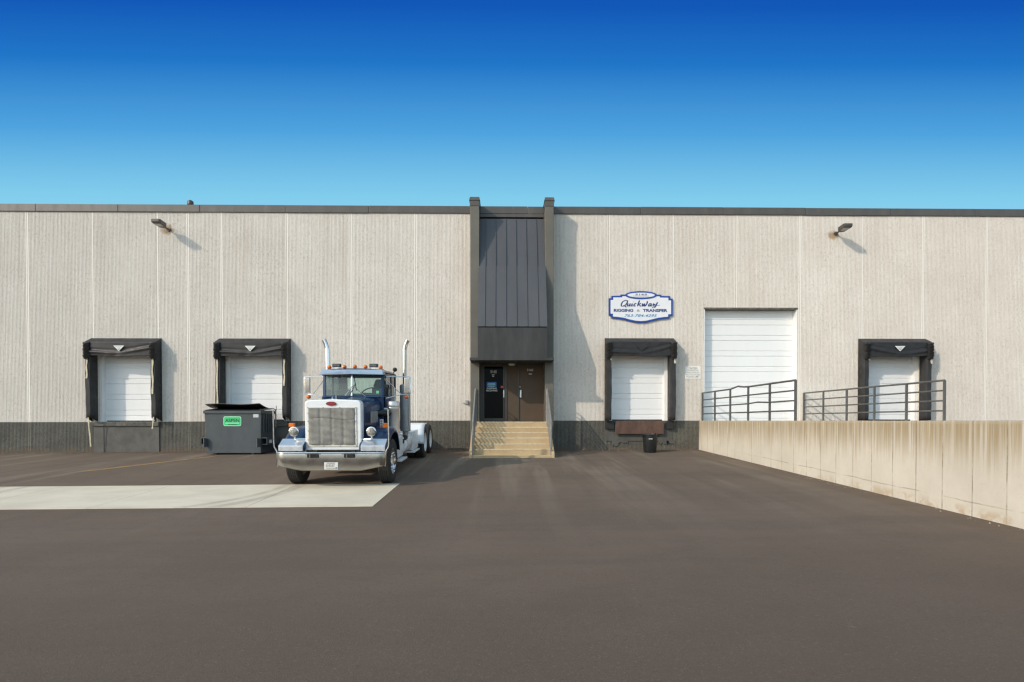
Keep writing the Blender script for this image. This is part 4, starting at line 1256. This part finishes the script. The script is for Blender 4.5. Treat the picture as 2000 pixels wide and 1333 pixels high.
    # --- headlamps
    for s in (-1, 1):
        hl = MB().lathe((s*.865, -.80, 1.288), (0, 1, 0), [(.085, -.02), (.108, -.012), (.112, .01), (.10, .08), (.05, .16), (.02, .19)], 28)
        h = B(hl, 'headlight', 'chrome', smooth=40)
        B(MB().lathe((s*.865, -.835, 1.288), (0, 1, 0), [(.012, -.004), (.05, .0), (.088, .014), (.09, .02)], 24), 'lens', 'headlamp', h, smooth=60)
        B(MB().tube([(s*.865, -.74, 1.19), (s*.865, -.74, 1.13), (s*.83, -.72, 1.11), (s*.60, -.66, 1.10)], [.022, .022, .03, .03], 8), 'bracket', 'chrome', h, smooth=60)
    B(MB().box(-.985, -.865, -.78, -.69, 1.395, 1.475), 'turn_signal', 'amber', bevel=.012)
    B(MB().box(1.025, 1.135, -.36, -.27, 1.345, 1.455), 'turn_signal', 'amber', bevel=.012)
    B(MB().box(.90, .985, -.1, -.08, 1.32, 1.53), 'warning_decal', 'paper', bevel=.003)
    q = MB()
    for z in (1.37, 1.43, 1.49): q.cyl((.94, -.10, z), (.94, -.112, z), .022, n=12)
    B(q, 'warning_marker', 'orange_red')
    # --- cab
    zc = 2.09
    low = MB().hexa([(-.78, .86, 1.0), (.78, .86, 1.0), (.80, 2.45, 1.0), (-.80, 2.45, 1.0)], [(-.775, .86, zc), (.775, .86, zc), (.80, 2.45, zc), (-.80, 2.45, zc)])
    cab = B(low, 'cab', 'blue', bevel=.03)
    # windscreen frame: slight V, raked back
    def wsy(x, z): return .80+.14*abs(x)/.75+.10*(z-zc)
    hp = MB()
    def strip(xa, xb, za, zb, d=.06):
        hp.hexa([(xa, wsy(xa, za), za), (xb, wsy(xb, za), za), (xb, wsy(xb, za)+d, za), (xa, wsy(xa, za)+d, za)],
                [(xa, wsy(xa, zb), zb), (xb, wsy(xb, zb), zb), (xb, wsy(xb, zb)+d, zb), (xa, wsy(xa, zb)+d, zb)])
    for s in (-1, 1):
        a, b = sorted((s*.70, s*.775)); strip(a, b, zc-.01, 2.68)
        a, b = sorted((s*.012, s*.70)); strip(a, b, 2.60, 2.69); strip(a, b, zc-.05, zc+.02)
        hp.box(min(s*.74, s*.80), max(s*.74, s*.80), 2.33, 2.45, zc-.01, 2.69)      # rear corner
        hp.box(min(s*.76, s*.80), max(s*.76, s*.80), 1.80, 1.87, zc-.01, 2.62)      # door pillar
        hp.box(min(s*.76, s*.80), max(s*.76, s*.80), .98, 2.33, 2.60, 2.69)
    hp.box(-.74, .74, 2.38, 2.45, 2.58, 2.69); hp.box(-.74, .74, 2.38, 2.45, zc-.01, 2.15)
    for s in (-1, 1): hp.box(min(s*.56, s*.74), max(s*.56, s*.74), 2.38, 2.45, 2.15, 2.58)
    B(hp, 'window_frame', 'blue', cab, bevel=.012)
    q = MB()
    q.hexa([(-.018, .775, zc-.01), (.018, .775, zc-.01), (.018, .83, zc-.01), (-.018, .83, zc-.01)], [(-.018, .825, 2.62), (.018, .825, 2.62), (.018, .88, 2.62), (-.018, .88, 2.62)])
    B(q, 'centre_bar', 'chrome', cab)
    for s in (-1, 1):
        xa, xb = s*.018, s*.705
        mb = MB()
        mb.add([(xa, wsy(xa, zc)+.02, zc+.015), (xb, wsy(xb, zc)+.02, zc+.015), (xb, wsy(xb, 2.6)+.02, 2.605), (xa, wsy(xa, 2.6)+.02, 2.605)], [(0, 1, 2, 3)])
        B(mb, 'windscreen', 'windshield', cab)
        mb = MB().add([(s*.78, .98, zc), (s*.78, 1.8, zc), (s*.78, 1.8, 2.6), (s*.78, 1.02, 2.6)], [(0, 1, 2, 3)])
    for s in (-1, 1):
        mb = MB(); mb.add([(s*.78, .98, zc), (s*.78, 2.33, zc), (s*.78, 2.33, 2.6), (s*.78, 1.02, 2.6)], [(0, 1, 2, 3)])
        B(mb, 'side_window', 'side_glass', cab)
        gk = MB().box(min(s*.79, s*.812), max(s*.79, s*.812), .97, 1.86, 1.05, 2.08)
        dr = B(gk, 'door', 'blue', cab, bevel=.012)
        B(MB().box(min(s*.812, s*.84), max(s*.812, s*.84), 1.62, 1.78, 1.93, 1.96), 'handle', 'chrome', dr, bevel=.006)
        B(MB().tube([(s*.84, 1.92, 1.25), (s*.86, 1.92, 1.3), (s*.86, 1.92, 2.25), (s*.84, 1.92, 2.3)], .014, 8), 'grab_rail', 'chrome', cab, smooth=60)
    # roof
    def rf(u, v):
        y = .84+1.64*v
        e = min(v, 1-v)
        zt = 2.775-.06*max(0, 1-e*9)**2-(.02*v)
        pts = [(-.80, 2.655), (-.80, zt-.07), (-.74, zt-.02), (-.4, zt+.012), (0, zt+.02), (.4, zt+.012), (.74, zt-.02), (.80, zt-.07), (.80, 2.655)]
        k = u*8; k0 = min(7, int(k)); f = k-k0
        return (pts[k0][0]+(pts[k0+1][0]-pts[k0][0])*f, y, pts[k0][1]+(pts[k0+1][1]-pts[k0][1])*f)
    mb = MB().grid(rf, 32, 12)
    q = [rf(k/8, 0) for k in range(9)]; mb.add(q, [tuple(range(9))])
    q = [rf(k/8, 1) for k in range(9)]; mb.add(q, [tuple(range(8, -1, -1))])
    mb.add([rf(0, 0), rf(1, 0), rf(1, 1), rf(0, 1)], [(0, 1, 2, 3)])
    rfo = B(mb, 'roof', 'blue', cab, smooth=50)
    # visor, V fronted
    vz = MB()
    for s in (-1, 1):
        pts_t = [(0, .78, 2.735), (s*.755, .90, 2.735)]; pts_b = [(0, .58, 2.622), (s*.79, .74, 2.612)]
        vz.add([pts_t[0], pts_t[1], pts_b[1], pts_b[0]], [(0, 1, 2, 3)])
        vz.add([pts_t[1], pts_b[1], (s*.80, .95, 2.63), (s*.78, .95, 2.72)], [(0, 1, 2, 3)])
    B(vz, 'sun_visor', 'visor', solid=.012)
    # roof lamps
    for x, z in ((-.62, 2.80), (-.235, 2.815), (.03, 2.82), (.30, 2.815), (.69, 2.80)):
        l_ = B(MB().lathe((x, 1.0, z+.012), (0, 1, 0), [(.012, -.045), (.038, -.03), (.05, .0), (.048, .05), (.025, .12)], 18), 'roof_marker_lamp', 'amber', smooth=50)
        B(MB().box(x-.035, x+.05, .97, 1.14, z-.05, z-.03), 'lamp_base', 'muffler', l_, bevel=.006)
    for x in (-.435, .505):
        l_ = B(MB().box(x-.105, x+.105, 1.0, 1.10, 2.815, 2.905), 'work_lamp', 'black_metal', bevel=.012)
        B(MB().box(x-.085, x+.085, .988, 1.0-.001, 2.83, 2.89), 'lens', 'lamp_glass', l_, bevel=.003)
        B(MB().box(x-.05, x+.05, 1.02, 1.08, 2.77, 2.814), 'bracket', 'chrome', l_)
    B(MB().lathe((.86, 2.0, 2.80), (0, 1, 0), [(.02, -.08), (.055, -.06), (.06, 0), (.03, .09)], 16), 'air_horn', 'black_metal', smooth=50)
    B(MB().tube([(.86, 2.0, 2.78), (.80, 2.02, 2.70)], .014, 6), 'horn_bracket', 'black_metal')
    # wipers
    for pts in ([(-.15, .76, 2.07), (.08, .79, 2.40)], [(.34, .86, 2.07), (.05, .79, 2.33)]):
        B(MB().tube([(p[0], p[1]-.03, p[2]) for p in pts], [.014, .008], 6), 'wiper_arm', 'chrome')
    B(MB().tube([(.06, .775, 2.62), (.13, .775, 2.22)], .010, 6), 'wiper_blade', 'black_metal')
    B(MB().tube([(-.05, .775, 2.10), (.10, .78, 2.38)], .009, 6), 'wiper_blade', 'black_metal')
    B(MB().box(.585, .655, wsy(.62, 2.2)+.004, wsy(.62, 2.2)+.010, 2.145, 2.215), 'windscreen_sticker', 'green_tag', bevel=.0)
    # interior
    it = MB().box(.27, .70, 1.75, 1.92, 1.7, 2.32)
    it.hexa([(.30, 1.74, 2.32), (.68, 1.74, 2.32), (.68, 1.90, 2.32), (.30, 1.90, 2.32)], [(.37, 1.76, 2.53), (.62, 1.76, 2.53), (.62, 1.88, 2.53), (.37, 1.88, 2.53)])
    it.box(.27, .70, 1.3, 1.75, 1.6, 1.75)
    B(it, 'driver_seat', 'seat_dark', cab, bevel=.05, seg=3)
    B(MB().box(-.70, -.27, 1.80, 1.95, 1.7, 2.26), 'passenger_seat', 'cab_trim', cab, bevel=.05, seg=3)
    sw = MB()
    c = Vector((.43, 1.12, 2.15)); ex = Vector((1, 0, 0)); ey = Vector((0, .82, .57)).normalized()
    ring = [c+ex*(.26*math.cos(2*math.pi*k/28))+ey*(.26*math.sin(2*math.pi*k/28)) for k in range(29)]
    sw.tube(ring, .016, 8); sw.tube([c-ex*.25, c, c+ex*.25], .014, 6)
    B(sw, 'steering_wheel', 'black_metal', cab, smooth=60)
    B(MB().box(-.70, .70, .97, 1.12, 2.0, 2.12), 'dashboard', 'cab_trim', cab, bevel=.02)
    # cowl trim
    B(MB().box(-.70, .70, .775, .90, 2.045, 2.075), 'cowl', 'blue', cab, bevel=.01)
    # --- mirrors
    for s in (-1, 1):
        X = s*1.30; y = 1.35
        mr = B(MB().box(X-.075, X+.075, y-.035, y+.035, 2.15, 2.565), 'mirror', 'chrome', bevel=.02, seg=3)
        B(MB().box(X-.065, X+.065, y+.0351, y+.04, 2.17, 2.55), 'mirror_glass', 'steel', mr)
        br = MB().tube([(s*.79, 1.15, 2.585), (X+s*.06, y, 2.585), (X+s*.085, y, 2.56), (X+s*.085, y, 2.15), (X+s*.06, y, 2.125), (s*1.15, y-.05, 2.12), (s*.79, 1.05, 2.02)], .012, 8)
        br.tube([(s*.80, 1.12, 2.50), (s*1.15, y-.04, 2.125)], .012, 8)
        B(br, 'mirror_bracket', 'chrome', mr, smooth=60)
        am = MB().lathe((X-s*.02, y-.02, 2.06), (0, 1, 0), [(.01, -.045), (.04, -.035), (.05, -.01), (.048, .02)], 18)
        B(am, 'mirror_marker_lamp', 'amber', mr, smooth=60)
        B(MB().lathe((X-s*.02, y+.003, 2.06), (0, 1, 0), [(.055, 0), (.06, .01), (.05, .05), (.02, .06)], 18), 'lamp_shell', 'chrome', mr, smooth=60)
    # --- air cleaners
    for s in (-1, 1):
        X = s*.965
        ac = B(MB().lathe((X, 1.12, 1.13), (0, 0, 1), [(.10, -.03), (.17, 0), (.172, .62), (.176, .63), (.176, .65), (.172, .66), (.176, .67), (.176, .78), (.15, .815), (.05, .825)], 32), 'air_cleaner', 'brushed', smooth=40)
        B(MB().tube([(s*.60, .62, 1.63), (s*.72, .62, 1.65), (s*.80, .66, 1.655), (s*.86, .78, 1.655), (s*.88, .98, 1.655)], [.07, .085, .09, .09, .09], 16), 'intake_pipe', 'black_hose', ac, smooth=60)
        B(MB().box(min(s*.78, s*.88), max(s*.78, s*.88), .86, .95, 1.73, 1.78), 'intake_bracket', 'steel', ac, bevel=.01)
    # --- stacks
    for s in (-1, 1):
        X = s*1.07; y = 2.3
        st_ = MB().tube([(X, y, 2.3), (X, y, 3.36), (X+s*.010, y, 3.43), (X+s*.035, y, 3.52), (X+s*.07, y, 3.60), (X+s*.085, y, 3.635)], .063, 16)
        sk = B(st_, 'exhaust_stack', 'chrome', smooth=50)
        mf = MB().lathe((X, y, 1.10), (0, 0, 1), [(.075, -.22), (.08, -.02), (.145, .0), (.147, 1.26), (.12, 1.30), (.07, 1.32)], 28)
        B(mf, 'muffler_shield', 'muffler', sk, smooth=40)
        B(MB().tube([(X, y, .95), (X-s*.05, y-.25, .82), (X-s*.3, y-.5, .78)], .075, 12), 'lower_pipe', 'black_metal', sk, smooth=50)
        B(MB().tube([(X+s*.12, y-.10, 1.25), (X+s*.12, y-.10, 2.45)], .012, 6), 'shield_rod', 'steel', sk)
    # --- tanks, steps, deck
    for s in (-1, 1):
        def bx(mb, xa, xb, *r): return mb.box(min(s*xa, s*xb), max(s*xa, s*xb), *r)
        B(bx(MB(), .50, 1.06, 1.15, 1.95, .46, .98), 'battery_box', 'truck_white', bevel=.02)
        tk = B(MB().lathe((s*.84, 2.02, .73), (0, 1, 0), [(.18, 0), (.27, .02), (.29, .06), (.29, 1.16), (.27, 1.2), (.18, 1.22)], 32), 'fuel_tank', 'truck_white', smooth=40)
        sp_ = MB()
        for y in (2.3, 2.95): sp_.lathe((s*.84, y, .73), (0, 1, 0), [(.289, 0), (.297, .0), (.297, .05), (.289, .05)], 32)
        B(sp_, 'tank_strap', 'steel', tk)
        B(bx(MB(), .50, 1.10, 3.30, 4.35, .45, 1.02), 'tool_box', 'truck_white', bevel=.02)
        B(bx(MB(), .80, 1.16, 1.2, 2.05, .36, .41), 'side_step', 'truck_white', bevel=.01)
        B(bx(MB(), .80, 1.16, 3.30, 4.3, .38, .43), 'side_step', 'truck_white', bevel=.01)
        # half fenders over the tandem
        def ff(u, v):
            x = s*(.66+.60*u)
            path = [(4.50, .55), (4.52, .85), (4.62, 1.06), (4.78, 1.16), (5.0, 1.18), (5.25, 1.18)]
            k = v*5; k0 = min(4, int(k)); f = k-k0
            return (x, path[k0][0]+(path[k0+1][0]-path[k0][0])*f, path[k0][1]+(path[k0+1][1]-path[k0][1])*f)
        B(MB().grid(ff, 4, 20), 'half_fender', 'truck_white', smooth=50, solid=.02)
    dk = MB().box(-.62, .62, 2.62, 4.6, .93, .97)
    B(dk, 'deck_plate', 'truck_white', bevel=.008)
    fw = MB().lathe((0, 5.95, .95), (0, 0, 1), [(.10, 0), (.46, .02), (.46, .10), (.40, .13), (.08, .14)], 28).box(-.2, .2, 6.2, 6.7, .96, 1.05)
    B(fw, 'fifth_wheel', 'black_metal', bevel=.01)
    B(MB().tube([(.25, 2.6, 1.05), (.35, 2.9, 1.25), (.4, 3.4, 1.1), (.3, 4., 1.0)], .02, 6), 'air_hose', 'black_hose', smooth=60)
    B(MB().box(-.5, .5, 7.28, 7.34, .5, .62), 'rear_crossbar', 'black_metal')
    # --- wheels
    def tyre_mesh(X, y, s, w, Rr):
        h = w/2
        prof = [(.30, -h+.03), (.33, -h+.005), (.42, -h), (Rr-.06, -h+.005), (Rr-.02, -h+.02)]
        n = 5
        for k in range(n):
            a = -h+.03+(w-.06)*k/n; b = -h+.03+(w-.06)*(k+1)/n
            prof += [(Rr, a+.004), (Rr, b-.008), (Rr-.014, b-.006), (Rr-.014, b-.001)]
        prof = prof[:-2]
        prof += [(Rr-.02, h-.02), (Rr-.06, h-.005), (.42, h), (.33, h-.005), (.30, h-.03), (.30, -h+.03)]
        return MB().lathe((X, y, .53), (s, 0, 0), prof, 44, close=False)
    for s in (-1, 1):
        for y in (0, 5.35, 6.65):
            front = y == 0
            Rr = .53
            if front:
                X = s*1.06
                hub = MB().lathe((X, y, .53), (s, 0, 0), [(.10, -.16), (.20, -.1), (.20, .06), (.02, .07)], 20)
                wh = B(hub, 'wheel', 'black_metal', smooth=40)
                tyre_mesh(X, y, s, .285, Rr).build('tyre', M['tyre'], wh, local=True, smooth=30)
                rim = MB().lathe((X, y, .53), (s, 0, 0), [(.30, -.13), (.30, .10), (.315, .125), (.30, .13), (.27, .10), (.25, .06), (.20, .055), (.17, .09), (.10, .10), (.095, .17), (.07, .185), (.01, .19)], 40)
                for k in range(10):
                    a = 2*math.pi*k/10
                    cy, cz = y+.20*math.cos(a), .53+.20*math.sin(a)
                    rim.lathe((X+s*.055, cy, cz), (s, 0, 0), [(.022, 0), (.022, .05), (.012, .085), (.004, .09)], 8)
                B(rim, 'rim', 'chrome', wh, smooth=35)
            else:
                X = s*1.04
                hub = MB().lathe((X, y, .53), (s, 0, 0), [(.22, -.40), (.22, -.12), (.14, -.10), (.12, .04), (.02, .06)], 20)
                wh = B(hub, 'wheel', 'black_metal', smooth=40)
                t2 = tyre_mesh(X+s*.02, y, s, .27, Rr); t3 = tyre_mesh(X-s*.30, y, s, .27, Rr)
                t2.build('tyre', M['tyre'], wh, local=True, smooth=30); t3.build('tyre', M['tyre'], wh, local=True, smooth=30)
                rim = MB().lathe((X+s*.02, y, .53), (s, 0, 0), [(.30, -.12), (.30, .10), (.315, .128), (.295, .13), (.27, .08), (.26, -.03), (.18, -.05), (.15, -.02), (.11, .0), (.10, .09), (.02, .10)], 40)
                for k in range(10):
                    a = 2*math.pi*k/10
                    rim.cyl((X-s*.03, y+.22*math.cos(a), .53+.22*math.sin(a)), (X+s*.01, y+.22*math.cos(a), .53+.22*math.sin(a)), .018, n=8)
                B(rim, 'rim', 'truck_white', wh, smooth=35)
M['dark_red'] = mat('dark_red_rim', (.06, .012, .012), .4)
M['red_pale'] = mat('pale_red_script', (.42, .10, .11), .4)
M['lamp_glass'] = mat('work_lamp_glass', (.10, .11, .11), .2, var=.3, sc=20)
truck()

# ------------------------------------------------------------------ loose grit
def grit():
    rng = random.Random(21); mb = MB()
    for k in range(300):
        q = rng.random()
        if q < .62: X, Y, r = rng.uniform(-19, 7.3), -abs(rng.gauss(.02, .25))-.03, rng.uniform(.008, .022)
        elif q < .9:
            Y = rng.uniform(-14, -.3); X = 7.45-abs(rng.gauss(0, .12))-.02; r = rng.uniform(.006, .018)
        else: X, Y, r = rng.uniform(-12, 7.3), rng.uniform(-11, -.5), rng.uniform(.005, .011)
        z = ground_z(X, Y)
        ring = [(X+r*math.cos(a+k)*rng.uniform(.7, 1.2), Y+r*math.sin(a+k)*rng.uniform(.7, 1.2), z-.002) for a in (0, 1.25, 2.5, 3.75, 5.)]
        mb.add(ring+[(X, Y, z+r*rng.uniform(.6, 1.1))], [(0, 1, 5), (1, 2, 5), (2, 3, 5), (3, 4, 5), (4, 0, 5)])
    o = mb.build('grit', M['grit'])
    tag(o, 'loose pale grit and chips scattered on the asphalt', 'grit', kind='stuff')
M['grit'] = mat('pale_grit', (.30, .265, .21), .9, var=.4, sc=1.5)
grit()

# ------------------------------------------------------------------ sky, sun, camera
SUN = Vector((-1.33, -1.0, .94)).normalized()
EL = math.asin(SUN.z); AZ = math.atan2(SUN.x, SUN.y)
W = bpy.data.worlds.new('World'); S.world = W; W.use_nodes = True
nt = W.node_tree; N = nt.nodes; L = nt.links
bg = N['Background']; bg.inputs['Strength'].default_value = .1
sky = N.new('ShaderNodeTexSky'); sky.sky_type = 'NISHITA'; sky.sun_disc = False
sky.sun_elevation = EL; sky.sun_rotation = AZ % (2*math.pi)
sky.air_density = 1.0; sky.dust_density = 1.2; sky.ozone_density = 1.5
tc = N.new('ShaderNodeTexCoord'); sx = N.new('ShaderNodeSeparateXYZ'); L.new(tc.outputs['Generated'], sx.inputs[0])
def wm(op, a, b=0.):
    o = N.new('ShaderNodeMath'); o.operation = op
    for i, x in enumerate((a, b)):
        if hasattr(x, 'is_linked'): L.new(x, o.inputs[i])
        else: o.inputs[i].default_value = x
    return o.outputs[0]
hor = wm('SQRT', wm('ADD', wm('ADD', wm('MULTIPLY', sx.outputs[1], sx.outputs[1]), wm('MULTIPLY', wm('MULTIPLY', sx.outputs[0], sx.outputs[0]), .03)), .0004))
tt = wm('DIVIDE', sx.outputs[2], hor)
rp = N.new('ShaderNodeValToRGB'); L.new(tt, rp.inputs[0])
def lin(c): return tuple(((v/255)/12.92 if v/255 <= .04045 else (((v/255)+.055)/1.055)**2.4) for v in c)
stops = [(0, (205, 228, 236)), (.25, (165, 220, 240)), (.403, (130, 204, 236)), (.52, (79, 163, 222)), (.645, (33, 118, 200)), (.75, (18, 88, 183)), (1.0, (14, 66, 150))]
while len(rp.color_ramp.elements) < len(stops): rp.color_ramp.elements.new(.5)
EXPO = 0.0
for e, (p, c) in zip(rp.color_ramp.elements, stops):
    e.position = p; e.color = (*lin(c), 1)
gain = N.new('ShaderNodeVectorMath'); gain.operation = 'SCALE'; L.new(rp.outputs[0], gain.inputs[0]); gain.inputs['Scale'].default_value = 10.0
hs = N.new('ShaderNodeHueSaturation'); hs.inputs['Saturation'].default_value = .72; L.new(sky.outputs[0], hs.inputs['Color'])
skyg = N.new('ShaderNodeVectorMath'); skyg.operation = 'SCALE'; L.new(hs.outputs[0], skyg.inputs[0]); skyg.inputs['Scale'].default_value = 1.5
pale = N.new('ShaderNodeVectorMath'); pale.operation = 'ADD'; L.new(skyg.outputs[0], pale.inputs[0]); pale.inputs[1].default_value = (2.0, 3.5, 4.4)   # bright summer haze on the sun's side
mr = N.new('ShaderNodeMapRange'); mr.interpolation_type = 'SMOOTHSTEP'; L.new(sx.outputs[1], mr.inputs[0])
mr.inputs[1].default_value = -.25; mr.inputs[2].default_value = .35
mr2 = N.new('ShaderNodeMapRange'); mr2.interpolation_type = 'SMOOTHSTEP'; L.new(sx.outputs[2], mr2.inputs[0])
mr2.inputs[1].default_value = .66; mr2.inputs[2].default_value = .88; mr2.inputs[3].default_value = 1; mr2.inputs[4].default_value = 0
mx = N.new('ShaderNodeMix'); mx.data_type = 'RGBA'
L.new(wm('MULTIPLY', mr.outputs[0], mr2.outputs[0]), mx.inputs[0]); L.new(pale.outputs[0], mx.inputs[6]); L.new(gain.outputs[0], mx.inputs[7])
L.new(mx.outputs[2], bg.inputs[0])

sl = bpy.data.lights.new('sun', 'SUN'); sl.energy = 2.6; sl.angle = R(.5); sl.color = (1.0, .865, .72)
so = bpy.data.objects.new('sun', sl); COL.objects.link(so)
so.rotation_euler = SUN.to_track_quat('Z', 'Y').to_euler(); so.location = (-20, -20, 20)

cam = bpy.data.cameras.new('camera'); co = bpy.data.objects.new('camera', cam); COL.objects.link(co)
cam.sensor_width = 36; cam.lens = 36*F_/2000; cam.shift_y = SH/2000
cam.clip_start = .1; cam.clip_end = 2000
co.location = (0, -D_, EZ); co.rotation_euler = (math.pi/2-PH, 0, -TH)
S.camera = co
S.view_settings.view_transform = 'Standard'; S.view_settings.look = 'None'
S.view_settings.exposure = EXPO; S.view_settings.gamma = 1; S.view_settings.use_curve_mapping = False
S.cycles.max_bounces = 8; S.cycles.use_denoising = True; S.cycles.denoising_prefilter = 'ACCURATE'; S.cycles.use_adaptive_sampling = False; S.cycles.filter_width = 1.35; S.cycles.sample_clamp_indirect = 3; S.cycles.sampling_pattern = 'BLUE_NOISE'
W.cycles.sampling_method = 'MANUAL'; W.cycles.sample_map_resolution = 1024
